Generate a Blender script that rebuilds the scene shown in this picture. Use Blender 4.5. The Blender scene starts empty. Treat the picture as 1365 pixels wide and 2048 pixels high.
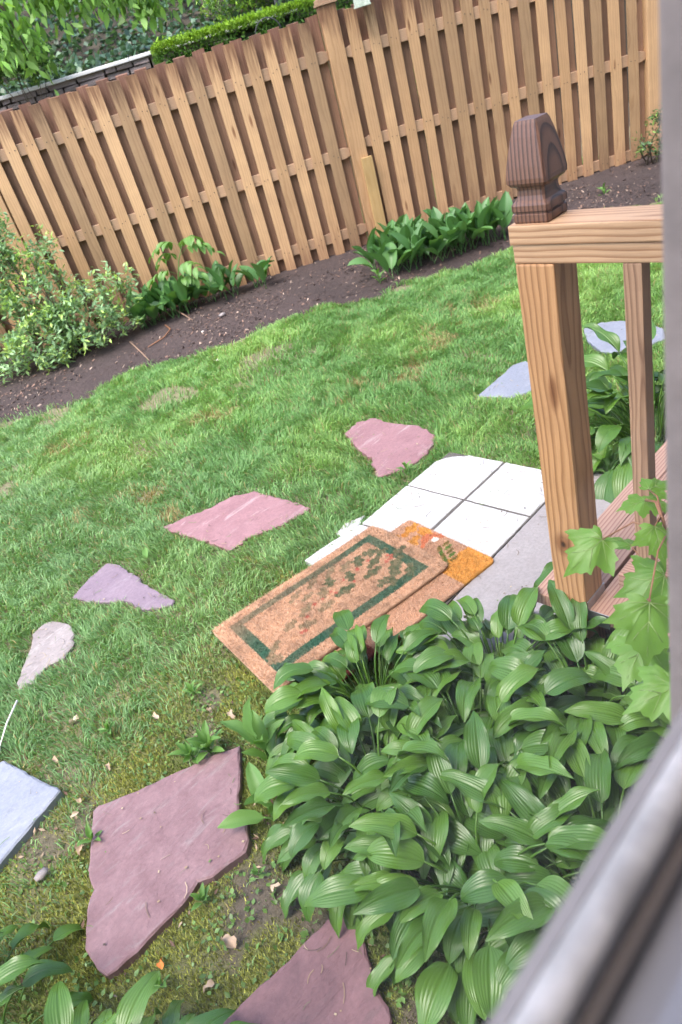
import bpy, bmesh, math, random
import numpy as np
from mathutils import Vector, Matrix

R = math.radians
rng = np.random.default_rng(7)
random.seed(7)
scene = bpy.context.scene
col = scene.collection

# ------------------------------------------------------------------ camera
# X runs along the house wall, Y straight out into the garden, Z up. Ground = 0.
EYE = Vector((0.0, 0.0, 1.66))
cam = bpy.data.cameras.new('camera')
cam_o = bpy.data.objects.new('camera', cam)
col.objects.link(cam_o)
cam_o.matrix_world = Matrix(((0.66127, 0.53985, -0.52084, EYE.x),
                             (-0.70798, 0.21963, -0.67122, EYE.y),
                             (-0.24797, 0.81260, 0.52744, EYE.z),
                             (0, 0, 0, 1)))
cam.sensor_fit = 'HORIZONTAL'
cam.sensor_width = 36.0
cam.lens = 36.0 * 1470.0 / 1365.0
cam.clip_start = 0.01
cam.clip_end = 400.0
cam.dof.use_dof = True
cam.dof.focus_distance = 1.95
cam.dof.aperture_fstop = 10.0
scene.camera = cam_o

# ------------------------------------------------------------------ light
SUN_EL, SUN_AZ = R(62), R(-95)      # azimuth measured from +Y towards +X
world = bpy.data.worlds.new('World')
scene.world = world
world.use_nodes = True
wn = world.node_tree
wn.nodes.clear()
sky = wn.nodes.new('ShaderNodeTexSky')
sky.sky_type = 'NISHITA'
sky.sun_disc = False
sky.sun_elevation = SUN_EL
sky.sun_rotation = SUN_AZ
sky.air_density = 1.0
sky.dust_density = 3.0
sky.ozone_density = 1.0
bg = wn.nodes.new('ShaderNodeBackground')
bg.inputs['Strength'].default_value = 0.15
wo = wn.nodes.new('ShaderNodeOutputWorld')
wn.links.new(sky.outputs[0], bg.inputs['Color'])
wn.links.new(bg.outputs[0], wo.inputs['Surface'])
sun = bpy.data.lights.new('sun', 'SUN')
sun.energy = 0.75
sun.angle = R(32)
sun.color = (1.0, 0.97, 0.94)
sun_o = bpy.data.objects.new('sun', sun)
col.objects.link(sun_o)
sd = Vector((math.sin(SUN_AZ) * math.cos(SUN_EL), math.cos(SUN_AZ) * math.cos(SUN_EL), math.sin(SUN_EL)))
sun_o.rotation_euler = (-sd).to_track_quat('-Z', 'Y').to_euler()
sun_o.location = (0, 0, 12)

vs = scene.view_settings
vs.view_transform = 'Standard'
vs.look = 'None'
vs.exposure = 2.1
vs.gamma = 1.0
vs.use_curve_mapping = False
scene.render.engine = 'CYCLES'
scene.cycles.max_bounces = 6
scene.cycles.transparent_max_bounces = 8


# ------------------------------------------------------------------ helpers
def tag(o, label=None, cat=None, group=None, kind=None):
    if label: o['label'] = label
    if cat: o['category'] = cat
    if group: o['group'] = group
    if kind: o['kind'] = kind
    return o


def empty(name, loc=(0, 0, 0), rz=0.0):
    o = bpy.data.objects.new(name, None)
    o.empty_display_size = 0.1
    col.objects.link(o)
    o.location = loc
    o.rotation_euler = (0, 0, rz)
    return o


def link(name, me, parent=None, loc=(0, 0, 0), rot=(0, 0, 0)):
    o = bpy.data.objects.new(name, me)
    col.objects.link(o)
    o.parent = parent
    o.location = loc
    o.rotation_euler = rot
    return o


def np_mesh(name, verts, faces, mat=None, cols=None, smooth=True):
    """verts (n,3), faces (m,3) or (m,4) arrays -> mesh"""
    verts = np.asarray(verts, np.float32)
    faces = np.asarray(faces, np.int32)
    me = bpy.data.meshes.new(name)
    m, k = faces.shape
    me.vertices.add(len(verts))
    me.vertices.foreach_set('co', verts.ravel())
    me.loops.add(m * k)
    me.loops.foreach_set('vertex_index', faces.ravel())
    me.polygons.add(m)
    me.polygons.foreach_set('loop_start', np.arange(0, m * k, k, dtype=np.int32))
    me.polygons.foreach_set('use_smooth', np.full(m, smooth, bool))
    me.update(calc_edges=True)
    if cols is not None:
        c = np.ones((len(verts), 4), np.float32)
        c[:, :3] = cols
        at = me.color_attributes.new('Col', 'FLOAT_COLOR', 'POINT')
        at.data.foreach_set('color', c.ravel())
    if mat: me.materials.append(mat)
    return me


class MB:
    """collects simple shapes, builds one mesh"""
    def __init__(self):
        self.v = []; self.f = []

    def add(self, v, f):
        b = len(self.v)
        self.v += [tuple(p) for p in v]
        self.f += [tuple(i + b for i in q) for q in f]

    def box(self, x0, x1, y0, y1, z0, z1):
        self.add([(x0, y0, z0), (x1, y0, z0), (x1, y1, z0), (x0, y1, z0),
                  (x0, y0, z1), (x1, y0, z1), (x1, y1, z1), (x0, y1, z1)],
                 [(0, 3, 2, 1), (4, 5, 6, 7), (0, 1, 5, 4), (1, 2, 6, 5), (2, 3, 7, 6), (3, 0, 4, 7)])

    def tube(self, pts, radii, n=6):
        pts = [Vector(p) for p in pts]
        if not hasattr(radii, '__len__'): radii = [radii] * len(pts)
        rings = []
        for i, p in enumerate(pts):
            t = (pts[min(i + 1, len(pts) - 1)] - pts[max(i - 1, 0)])
            t = t.normalized() if t.length > 1e-9 else Vector((0, 0, 1))
            a = t.orthogonal().normalized() if i == 0 else (a - t * a.dot(t)).normalized()
            b = t.cross(a)
            rings.append([p + (a * math.cos(q) + b * math.sin(q)) * radii[i]
                          for q in [2 * math.pi * k / n for k in range(n)]])
        v = [q for r in rings for q in r]
        f = []
        for i in range(len(pts) - 1):
            for k in range(n):
                f.append((i * n + k, i * n + (k + 1) % n, (i + 1) * n + (k + 1) % n, (i + 1) * n + k))
        f.append(tuple(range(n - 1, -1, -1)))
        f.append(tuple((len(pts) - 1) * n + k for k in range(n)))
        self.add(v, f)

    def mesh(self, name, mat=None, smooth=False, bevel=0.0, seg=2):
        me = bpy.data.meshes.new(name)
        me.from_pydata(self.v, [], self.f)
        if bevel:
            bm = bmesh.new(); bm.from_mesh(me)
            bmesh.ops.bevel(bm, geom=[e for e in bm.edges], offset=bevel, segments=seg, affect='EDGES', profile=0.6)
            bm.to_mesh(me); bm.free()
        if mat: me.materials.append(mat)
        me.polygons.foreach_set('use_smooth', [smooth] * len(me.polygons))
        me.update()
        return me


def vnoise(x, y, scale, seed=0):
    """smooth value noise in 0..1"""
    x = np.asarray(x, float) * scale + 137.3 + seed * 17.17
    y = np.asarray(y, float) * scale + 91.7 + seed * 5.31
    xi = np.floor(x).astype(np.int64); yi = np.floor(y).astype(np.int64)
    fx = x - xi; fy = y - yi
    fx = fx * fx * (3 - 2 * fx); fy = fy * fy * (3 - 2 * fy)

    def h(a, b):
        n = (a * 374761393 + b * 668265263 + seed * 974711) & 0x7fffffff
        n = ((n ^ (n >> 13)) * 1274126177) & 0x7fffffff
        return ((n ^ (n >> 16)) & 0xffff) / 65535.0
    return (h(xi, yi) * (1 - fx) + h(xi + 1, yi) * fx) * (1 - fy) + (h(xi, yi + 1) * (1 - fx) + h(xi + 1, yi + 1) * fx) * fy


def fbm(x, y, scale, seed=0):
    return (vnoise(x, y, scale, seed) + .5 * vnoise(x, y, scale * 2.1, seed + 1) + .25 * vnoise(x, y, scale * 4.3, seed + 2)) / 1.75


def in_poly(x, y, poly):
    x = np.asarray(x); y = np.asarray(y)
    r = np.zeros(x.shape, bool)
    n = len(poly)
    for i in range(n):
        x0, y0 = poly[i]; x1, y1 = poly[(i + 1) % n]
        c = (y0 > y) != (y1 > y)
        with np.errstate(divide='ignore', invalid='ignore'):
            r ^= c & (x < (x1 - x0) * (y - y0) / ((y1 - y0) if y1 != y0 else 1e-12) + x0)
    return r


def poly_dist(x, y, poly, closed=True):
    d = np.full(np.asarray(x).shape, 1e9)
    n = len(poly)
    for i in range(n if closed else n - 1):
        x0, y0 = poly[i]; x1, y1 = poly[(i + 1) % n]
        dx, dy = x1 - x0, y1 - y0
        t = np.clip(((x - x0) * dx + (y - y0) * dy) / (dx * dx + dy * dy + 1e-12), 0, 1)
        d = np.minimum(d, np.hypot(x - x0 - t * dx, y - y0 - t * dy))
    return d


CAMW = np.array([[0.66127, 0.53985, -0.52084], [-0.70798, 0.21963, -0.67122], [-0.24797, 0.81260, 0.52744]])


def in_view(x, y, z, margin):
    """where the garden could be seen from the window (with a wide margin)"""
    q = (np.stack([x, y, np.broadcast_to(z, np.shape(x)) - 1.66], -1)) @ CAMW
    w = -q[..., 2]
    px = 682.5 + 1470 * q[..., 0] / w
    py = 1024 - 1470 * q[..., 1] / w
    return (w > .05) & (px > -margin) & (px < 1365 + margin) & (py > -margin) & (py < 2048 + margin)


# ------------------------------------------------------------------ materials
def new_mat(name):
    m = bpy.data.materials.new(name)
    m.use_nodes = True
    nt = m.node_tree
    b = nt.nodes['Principled BSDF']
    return m, nt, b


def nd(nt, typ, ins=None, **props):
    n = nt.nodes.new(typ)
    for k, v in props.items(): setattr(n, k, v)
    if ins:
        for k, v in ins.items():
            if isinstance(v, bpy.types.NodeSocket): nt.links.new(v, n.inputs[k])
            else: n.inputs[k].default_value = v
    return n


def ramp(nt, fac, stops, interp='LINEAR'):
    n = nt.nodes.new('ShaderNodeValToRGB')
    nt.links.new(fac, n.inputs[0])
    cr = n.color_ramp
    cr.interpolation = interp
    while len(cr.elements) < len(stops): cr.elements.new(0.5)
    for e, (p, c) in zip(cr.elements, stops):
        e.position = p
        e.color = (*c, 1) if len(c) == 3 else c
    return n.outputs[0]


def mixc(nt, fac, a, b, mode='MIX'):
    n = nt.nodes.new('ShaderNodeMix')
    n.data_type = 'RGBA'
    n.blend_type = mode
    for i, v in ((0, fac), (6, a), (7, b)):
        if isinstance(v, bpy.types.NodeSocket): nt.links.new(v, n.inputs[i])
        elif i == 0: n.inputs[0].default_value = v
        else: n.inputs[i].default_value = (*v, 1) if len(v) == 3 else v
    return n.outputs[2]


def math_n(nt, op, a, b=None):
    n = nt.nodes.new('ShaderNodeMath')
    n.operation = op
    for i, v in ((0, a), (1, b)):
        if v is None: continue
        if isinstance(v, bpy.types.NodeSocket): nt.links.new(v, n.inputs[i])
        else: n.inputs[i].default_value = v
    return n.outputs[0]


def bump(nt, b, h, strength=0.4, dist=0.003):
    n = nd(nt, 'ShaderNodeBump', {'Strength': strength, 'Distance': dist, 'Height': h})
    nt.links.new(n.outputs[0], b.inputs['Normal'])


def set_(b, **k):
    for n, v in k.items():
        b.inputs[n.replace('_', ' ')].default_value = v


def wood_mat(name, light, dark, ring=0.007, axis_loc=(0, 0.02, 0.06), tilt=(0, 0, 0), contrast=1.0, rough=0.6,
             stain=None, knots=True, xstretch=0.12, var=0.25, distort=2.0, warp=0.03, knot_at=None):
    """lumber, grain along local X"""
    m, nt, b = new_mat(name)
    tc = nd(nt, 'ShaderNodeTexCoord')
    oi = nd(nt, 'ShaderNodeObjectInfo')
    rnd = nd(nt, 'ShaderNodeCombineXYZ', {0: math_n(nt, 'MULTIPLY', oi.outputs['Random'], 31.0),
                                          1: math_n(nt, 'MULTIPLY', oi.outputs['Random'], 0.05),
                                          2: math_n(nt, 'MULTIPLY', oi.outputs['Random'], 0.03)})
    loc = nd(nt, 'ShaderNodeVectorMath', {0: tc.outputs['Object'], 1: rnd.outputs[0]}, operation='ADD')
    if not var: loc = nd(nt, 'ShaderNodeVectorMath', {0: tc.outputs['Object'], 1: (0, 0, 0)}, operation='ADD')
    wm = nd(nt, 'ShaderNodeMapping', {'Vector': loc.outputs[0], 'Scale': (2.2, 9, 9)})
    wn_ = nd(nt, 'ShaderNodeTexNoise', {'Vector': wm.outputs[0], 'Scale': 1.0, 'Detail': 2.5, 'Roughness': 0.5})
    wof = nd(nt, 'ShaderNodeVectorMath', {0: wn_.outputs['Color'], 1: (0.5, 0.5, 0.5)}, operation='SUBTRACT')
    wof = nd(nt, 'ShaderNodeVectorMath', {0: wof.outputs[0], 1: (0, warp, warp)}, operation='MULTIPLY')
    wloc = nd(nt, 'ShaderNodeVectorMath', {0: loc.outputs[0], 1: wof.outputs[0]}, operation='ADD')
    mp = nd(nt, 'ShaderNodeMapping', {'Vector': wloc.outputs[0], 'Location': axis_loc, 'Rotation': tilt,
                                      'Scale': (xstretch, 1, 1)})
    wv = nd(nt, 'ShaderNodeTexWave', {'Vector': mp.outputs[0], 'Scale': 2 * math.pi / (20 * ring),
                                      'Distortion': distort * 0.3, 'Detail': 3.0, 'Detail Scale': 0.08, 'Detail Roughness': 0.55},
            wave_type='RINGS', rings_direction='X', wave_profile='SAW')
    g = nd(nt, 'ShaderNodeMapping', {'Vector': loc.outputs[0], 'Scale': (3, 90, 90)})
    fine = nd(nt, 'ShaderNodeTexNoise', {'Vector': g.outputs[0], 'Scale': 4.0, 'Detail': 6.0, 'Roughness': 0.7})
    big = nd(nt, 'ShaderNodeTexNoise', {'Vector': loc.outputs[0], 'Scale': 4.0, 'Detail': 4.0})
    r1 = ramp(nt, wv.outputs['Fac'], [(0.0, light), (0.4, light), (0.88, dark), (1.0, light)])
    c = mixc(nt, contrast, light, r1)
    c = mixc(nt, 0.55, c, ramp(nt, fine.outputs['Fac'], [(0.25, (0.35, 0.33, 0.32)), (0.7, (0.62, 0.6, 0.58))]), 'OVERLAY')
    c = mixc(nt, 0.45, c, ramp(nt, big.outputs['Fac'], [(0.3, (0.40, 0.38, 0.38)), (0.7, (0.62, 0.6, 0.58))]), 'OVERLAY')
    if var:
        rr = ramp(nt, oi.outputs['Random'], [(0, (0.5 - var * .5,) * 3), (0.5, (0.5, 0.47, 0.44)), (1, (0.5 + var * .5,) * 3)])
        c = mixc(nt, 0.7, c, rr, 'OVERLAY')
    if knots:
        km = nd(nt, 'ShaderNodeMapping', {'Vector': loc.outputs[0], 'Scale': (2.2, 9, 9)})
        vo = nd(nt, 'ShaderNodeTexVoronoi', {'Vector': km.outputs[0], 'Scale': 1.0, 'Randomness': 1.0})
        k = ramp(nt, vo.outputs['Distance'], [(0.0, (0, 0, 0)), (0.07, (0.2,) * 3), (0.13, (1, 1, 1))])
        c = mixc(nt, 1.0, c, mixc(nt, k, (0.42, 0.3, 0.24), (1, 1, 1)), 'MULTIPLY')
    if knot_at:
        kd = nd(nt, 'ShaderNodeVectorMath', {0: tc.outputs['Object'], 1: knot_at}, operation='SUBTRACT')
        kd = nd(nt, 'ShaderNodeVectorMath', {0: kd.outputs[0], 1: (0.7, 1, 1)}, operation='MULTIPLY')
        kl = nd(nt, 'ShaderNodeVectorMath', {0: kd.outputs[0]}, operation='LENGTH')
        c = mixc(nt, 1.0, c, ramp(nt, kl.outputs['Value'], [(0.0, (0.08, 0.05, 0.05)), (0.006, (0.12, 0.08, 0.07)), (0.009, (0.75, 0.6, 0.5)), (0.014, (0.55, 0.45, 0.4)), (0.03, (1, 1, 1))]), 'MULTIPLY')
    if stain:                                   # weathered ends: (start, end, colour)
        sep = nd(nt, 'ShaderNodeSeparateXYZ', {0: tc.outputs['Object']})
        for (s0, s1, sc) in stain:
            fm = nd(nt, 'ShaderNodeMapping', {'Vector': loc.outputs[0], 'Scale': (5, 60, 20)})
            sn = nd(nt, 'ShaderNodeTexNoise', {'Vector': fm.outputs[0], 'Scale': 1.0, 'Detail': 4.0})
            t = math_n(nt, 'DIVIDE', math_n(nt, 'SUBTRACT', sep.outputs[0], s0), s1 - s0)
            t = math_n(nt, 'ADD', t, math_n(nt, 'MULTIPLY', math_n(nt, 'SUBTRACT', sn.outputs['Fac'], 0.5), 2.2))
            fac = ramp(nt, t, [(0.1, (0, 0, 0)), (1.0, (1, 1, 1))])
            c = mixc(nt, fac, c, sc, 'MULTIPLY')
    nt.links.new(c, b.inputs['Base Color'])
    set_(b, Roughness=rough)
    hgt = math_n(nt, 'ADD', math_n(nt, 'MULTIPLY', wv.outputs['Fac'], -0.5 * contrast), fine.outputs['Fac'])
    bump(nt, b, hgt, 0.35, 0.0015)
    return m


def leaf_mat(name, a, bcol, rough=0.42, transl=0.25, back=None, use_col=False, spec=0.5, noise_scale=40.0, var=1.0):
    m, nt, b = new_mat(name)
    if use_col:
        at = nd(nt, 'ShaderNodeAttribute', attribute_name='Col')
        c = at.outputs['Color']
    else:
        oi = nd(nt, 'ShaderNodeObjectInfo')
        tc = nd(nt, 'ShaderNodeTexCoord')
        n = nd(nt, 'ShaderNodeTexNoise', {'Vector': tc.outputs['Object'], 'Scale': noise_scale, 'Detail': 3.0})
        f = math_n(nt, 'ADD', math_n(nt, 'MULTIPLY', oi.outputs['Random'], 0.75 * var),
                   math_n(nt, 'MULTIPLY', n.outputs['Fac'], 0.35))
        c = mixc(nt, f, a, bcol)
    nt.links.new(c, b.inputs['Base Color'])
    set_(b, Roughness=rough)
    b.inputs['Specular IOR Level'].default_value = spec
    tr = nd(nt, 'ShaderNodeBsdfTranslucent', {'Color': mixc(nt, 1.0, c, (1.25, 1.25, 0.55), 'MULTIPLY')})
    mx = nd(nt, 'ShaderNodeMixShader', {0: transl, 1: b.outputs[0], 2: tr.outputs[0]})
    nt.links.new(mx.outputs[0], nt.nodes['Material Output'].inputs['Surface'])
    return m


def col_mat(name, rough=0.85, bumpscale=None, strength=0.5, dist=0.004):
    """colour comes from the mesh's own point colours, broken up with grain"""
    m, nt, b = new_mat(name)
    at = nd(nt, 'ShaderNodeAttribute', attribute_name='Col')
    c = at.outputs['Color']
    if bumpscale:
        tc = nd(nt, 'ShaderNodeTexCoord')
        n = nd(nt, 'ShaderNodeTexNoise', {'Vector': tc.outputs['Object'], 'Scale': bumpscale, 'Detail': 8.0, 'Roughness': 0.7})
        c = mixc(nt, 0.8, c, ramp(nt, n.outputs['Fac'], [(0.3, (0.22,) * 3), (0.72, (0.78,) * 3)]), 'OVERLAY')
        bump(nt, b, n.outputs['Fac'], strength, dist)
    nt.links.new(c, b.inputs['Base Color'])
    set_(b, Roughness=rough)
    return m


def stone_mat(name, base, alt, pale, scale=1.0, pale_amt=0.6, rough=0.75):
    m, nt, b = new_mat(name)
    tc = nd(nt, 'ShaderNodeTexCoord')
    oi = nd(nt, 'ShaderNodeObjectInfo')
    v = nd(nt, 'ShaderNodeVectorMath', {0: tc.outputs['Object'], 1: oi.outputs['Location']}, operation='ADD').outputs[0]
    n1 = nd(nt, 'ShaderNodeTexNoise', {'Vector': v, 'Scale': 7.0 * scale, 'Detail': 8.0, 'Roughness': 0.62, 'Distortion': 0.4})
    n2 = nd(nt, 'ShaderNodeTexNoise', {'Vector': v, 'Scale': 90.0, 'Detail': 4.0, 'Roughness': 0.7})
    mp = nd(nt, 'ShaderNodeMapping', {'Vector': v, 'Rotation': (0, 0, 0.9), 'Scale': (3, 13, 3)})
    n3 = nd(nt, 'ShaderNodeTexNoise', {'Vector': mp.outputs[0], 'Scale': 1.6 * scale, 'Detail': 7.0, 'Roughness': 0.65, 'Distortion': 0.8})
    c = mixc(nt, ramp(nt, n1.outputs['Fac'], [(0.35, (0, 0, 0)), (0.66, (1, 1, 1))]), base, alt)
    pf = ramp(nt, n3.outputs['Fac'], [(0.56, (0, 0, 0)), (0.70, (pale_amt,) * 3)])
    c = mixc(nt, pf, c, pale)
    c = mixc(nt, 0.5, c, ramp(nt, n2.outputs['Fac'], [(0.3, (0.36,) * 3), (0.7, (0.64,) * 3)]), 'OVERLAY')
    nt.links.new(c, b.inputs['Base Color'])
    set_(b, Roughness=rough)
    # flaky cleft relief: stepped noise plus grain
    st = ramp(nt, n3.outputs['Fac'], [(0.36, (0.1,) * 3), (0.38, (0.3,) * 3), (0.5, (0.35,) * 3), (0.515, (0.6,) * 3), (0.62, (0.62,) * 3), (0.63, (0.85,) * 3)])
    h = math_n(nt, 'ADD', st, math_n(nt, 'MULTIPLY', n2.outputs['Fac'], 0.22))
    bump(nt, b, h, 0.5, 0.004)
    return m


def plain_mat(name, c, rough=0.6, metal=0.0, nscale=30.0, amt=0.3, bstr=0.2):
    m, nt, b = new_mat(name)
    tc = nd(nt, 'ShaderNodeTexCoord')
    n = nd(nt, 'ShaderNodeTexNoise', {'Vector': tc.outputs['Object'], 'Scale': nscale, 'Detail': 6.0, 'Roughness': 0.65})
    cc = mixc(nt, amt, c, ramp(nt, n.outputs['Fac'], [(0.3, (0.25,) * 3), (0.7, (0.75,) * 3)]), 'OVERLAY')
    nt.links.new(cc, b.inputs['Base Color'])
    set_(b, Roughness=rough, Metallic=metal)
    bump(nt, b, n.outputs['Fac'], bstr, 0.002)
    return m


M = {}
M['ground'] = col_mat('ground', 0.95, 60.0, 0.9, 0.012)
M['soil'] = col_mat('bed_soil', 0.95, 45.0, 1.0, 0.015)
M['litter'] = col_mat('mulch_chips', 0.85)
M['grass'] = leaf_mat('grass_blades', None, None, rough=0.5, transl=0.3, use_col=True, spec=0.35)
M['moss'] = col_mat('moss', 0.95)
M['foliage'] = leaf_mat('small_leaves', None, None, rough=0.4, transl=0.25, use_col=True, spec=0.45)
M['hedge'] = leaf_mat('hedge_sprigs', None, None, rough=0.6, transl=0.25, use_col=True, spec=0.2)
M['hosta'] = leaf_mat('hosta_leaf', (0.030, 0.092, 0.014), (0.105, 0.215, 0.030), rough=0.33, transl=0.12, noise_scale=12.0)
M['lily'] = leaf_mat('lily_leaf', (0.065, 0.175, 0.05), (0.12, 0.26, 0.075), rough=0.42, transl=0.22, noise_scale=20.0)
M['maple'] = leaf_mat('maple_leaf', (0.090, 0.215, 0.026), (0.150, 0.30, 0.038), rough=0.45, transl=0.25, noise_scale=22.0)
M['maple_vein'] = plain_mat('maple_vein', (0.22, 0.32, 0.09), 0.5)
M['tree_leaf'] = leaf_mat('hanging_leaf', None, None, rough=0.45, transl=0.4, use_col=True, spec=0.4)
M['weed'] = leaf_mat('weed_leaf', (0.09, 0.21, 0.045), (0.17, 0.33, 0.08), rough=0.5, transl=0.3, noise_scale=30.0)
M['bark'] = plain_mat('bark', (0.10, 0.075, 0.055), 0.9, 0, 60, 0.6, 0.6)
M['twig'] = plain_mat('twig', (0.25, 0.16, 0.11), 0.85, 0, 80, 0.5, 0.5)
M['red_stem'] = plain_mat('red_stem', (0.26, 0.12, 0.06), 0.6, 0, 60, 0.3, 0.2)

FENCE_L, FENCE_D = (0.44, 0.288, 0.155), (0.30, 0.18, 0.088)
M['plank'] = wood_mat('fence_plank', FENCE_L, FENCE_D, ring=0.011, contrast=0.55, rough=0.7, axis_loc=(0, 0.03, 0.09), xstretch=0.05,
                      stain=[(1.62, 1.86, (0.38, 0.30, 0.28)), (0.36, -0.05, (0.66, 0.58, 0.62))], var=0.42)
M['back_plank'] = wood_mat('fence_back_plank_shaded', (0.27, 0.162, 0.105), (0.18, 0.10, 0.064), ring=0.012, contrast=0.5, rough=0.8, xstretch=0.05,
                           stain=[(1.5, 1.86, (0.6, 0.5, 0.5))], var=0.3)  # browner base colour includes the shade behind the front boards
M['rail'] = wood_mat('fence_rail', (0.38, 0.255, 0.16), (0.25, 0.15, 0.09), ring=0.01, contrast=0.5, rough=0.75, var=0.2)
M['repair'] = wood_mat('repair_board', (0.42, 0.29, 0.125), (0.33, 0.20, 0.07), ring=0.02, contrast=0.5, rough=0.6, var=0.0)
M['lumber'] = wood_mat('treated_pine', (0.46, 0.26, 0.125), (0.17, 0.068, 0.022), ring=0.0135, axis_loc=(0, 0.012, 0.07), contrast=0.68,
                       rough=0.55, xstretch=0.05, var=0.0, distort=2.6, warp=0.05, knot_at=(0.62, -0.046, 0.004))
M['rail_pine'] = wood_mat('rail_pine', (0.48, 0.315, 0.19), (0.25, 0.125, 0.06), ring=0.010, axis_loc=(0, 0.02, 0.05), contrast=0.9,
                          rough=0.6, xstretch=0.05, var=0.0, distort=2.5)
M['baluster'] = wood_mat('baluster_pine', (0.35, 0.22, 0.14), (0.14, 0.07, 0.042), ring=0.0050, axis_loc=(0, 0.05, 0.02), contrast=0.8,
                         rough=0.7, xstretch=0.03, var=0.0, knots=False, distort=1.0)
M['tread'] = wood_mat('tread_pine', (0.38, 0.245, 0.185), (0.20, 0.092, 0.065), ring=0.010, axis_loc=(0, 0.06, 0.02), contrast=0.85,
                      rough=0.7, xstretch=0.06, var=0.15, distort=2.2)
M['walnut'] = wood_mat('dark_finial_wood', (0.165, 0.085, 0.058), (0.030, 0.015, 0.015), ring=0.0085, axis_loc=(0.0, 0.004, 0.085), tilt=(0, 0.0, 0.0), warp=0.012,
                       contrast=0.95, rough=0.42, xstretch=0.22, var=0.0, knots=False, distort=0.9)

PINK = ((0.235, 0.12, 0.13), (0.285, 0.155, 0.165), (0.38, 0.29, 0.29))
M['pink_stone'] = stone_mat('pink_sandstone', *PINK, scale=1.0, pale_amt=0.75)
M['mauve_stone'] = stone_mat('mauve_sandstone', (0.190, 0.107, 0.116), (0.250, 0.152, 0.162), (0.29, 0.26, 0.255), 1.6, 0.5)
M['red_stone'] = stone_mat('dark_red_sandstone', (0.13, 0.068, 0.075), (0.215, 0.115, 0.122), (0.12, 0.08, 0.08), 1.0, 0.6)
M['purple_stone'] = stone_mat('purple_slate', (0.185, 0.135, 0.17), (0.215, 0.16, 0.195), (0.29, 0.255, 0.28), 1.0, 0.5)
M['blue_stone'] = stone_mat('bluestone', (0.205, 0.222, 0.27), (0.24, 0.255, 0.30), (0.32, 0.33, 0.36), 0.7, 0.5, 0.6)
M['pale_stone'] = stone_mat('pale_fieldstone', (0.23, 0.195, 0.19), (0.29, 0.255, 0.245), (0.38, 0.35, 0.335), 1.6, 0.8)
M['tile'] = stone_mat('white_paver', (0.53, 0.52, 0.51), (0.42, 0.41, 0.40), (0.60, 0.59, 0.58), 1.3, 0.6, 0.8)
M['concrete'] = stone_mat('concrete', (0.27, 0.245, 0.24), (0.30, 0.275, 0.27), (0.33, 0.31, 0.305), 0.8, 0.5, 0.9)
M['wall_stone'] = stone_mat('wall_fieldstone', (0.16, 0.13, 0.125), (0.24, 0.19, 0.18), (0.30, 0.25, 0.25), 2.0, 0.6, 0.85)
M['cap_stone'] = stone_mat('wall_cap', (0.72, 0.71, 0.70), (0.66, 0.65, 0.64), (0.78, 0.77, 0.76), 1.0, 0.6, 0.8)
M['coir'] = col_mat('coir_pile', 0.9)
M['rubber'] = plain_mat('dark_rubber', (0.05, 0.05, 0.055), 0.5)
M['steel'] = plain_mat('galvanised_steel', (0.35, 0.35, 0.36), 0.4, 0.8)
M['frame'] = plain_mat('window_paint', (0.20, 0.19, 0.20), 0.32, 0.0, 25, 0.12, 0.08)
M['frame_light'] = plain_mat('sill_paint', (0.42, 0.39, 0.375), 0.35, 0.0, 40, 0.7, 0.5)
M['flange'] = plain_mat('sill_flange', (0.25, 0.225, 0.22), 0.5, 0.0, 20, 0.3, 0.1)
M['frame_dark'] = plain_mat('window_groove', (0.075, 0.055, 0.042), 0.6, 0.0, 25, 0.2, 0.1)
M['casing'] = plain_mat('casing_paint', (0.26, 0.218, 0.212), 0.65, 0.0, 22, 0.4, 0.25)
M['siding'] = plain_mat('house_siding', (0.55, 0.53, 0.51), 0.7)
M['dry_leaf'] = leaf_mat('dry_leaf', (0.36, 0.24, 0.15), (0.52, 0.42, 0.32), rough=0.8, transl=0.1, noise_scale=60)
M['nail'] = plain_mat('nail', (0.05, 0.045, 0.045), 0.6, 0.4)
M['pale_box'] = plain_mat('weathered_paint', (0.48, 0.55, 0.45), 0.7, 0, 25, 0.8, 0.3)
M['white_chip'] = plain_mat('white_bits', (0.78, 0.72, 0.66), 0.8)

gm, gnt, gb = new_mat('window_glass')
fr = nd(gnt, 'ShaderNodeFresnel', {'IOR': 1.45})
tb = nd(gnt, 'ShaderNodeBsdfTransparent')
gl = nd(gnt, 'ShaderNodeBsdfGlossy', {'Roughness': 0.02})
gx = nd(gnt, 'ShaderNodeMixShader', {0: math_n(gnt, 'MULTIPLY', fr.outputs[0], 0.10), 1: tb.outputs[0], 2: gl.outputs[0]})
gnt.links.new(gx.outputs[0], gnt.nodes['Material Output'].inputs['Surface'])
M['glass'] = gm

# ------------------------------------------------------------------ layout (metres)
FD = np.array([0.815, -0.579]); FD /= np.linalg.norm(FD)      # along the fence
FN = np.array([-FD[1], FD[0]])                                # away from the house
FO = 6.858


def fp(s, n, z=0.0):
    p = FD * s + FN * (FO + n)
    return (float(p[0]), float(p[1]), z)


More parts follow.
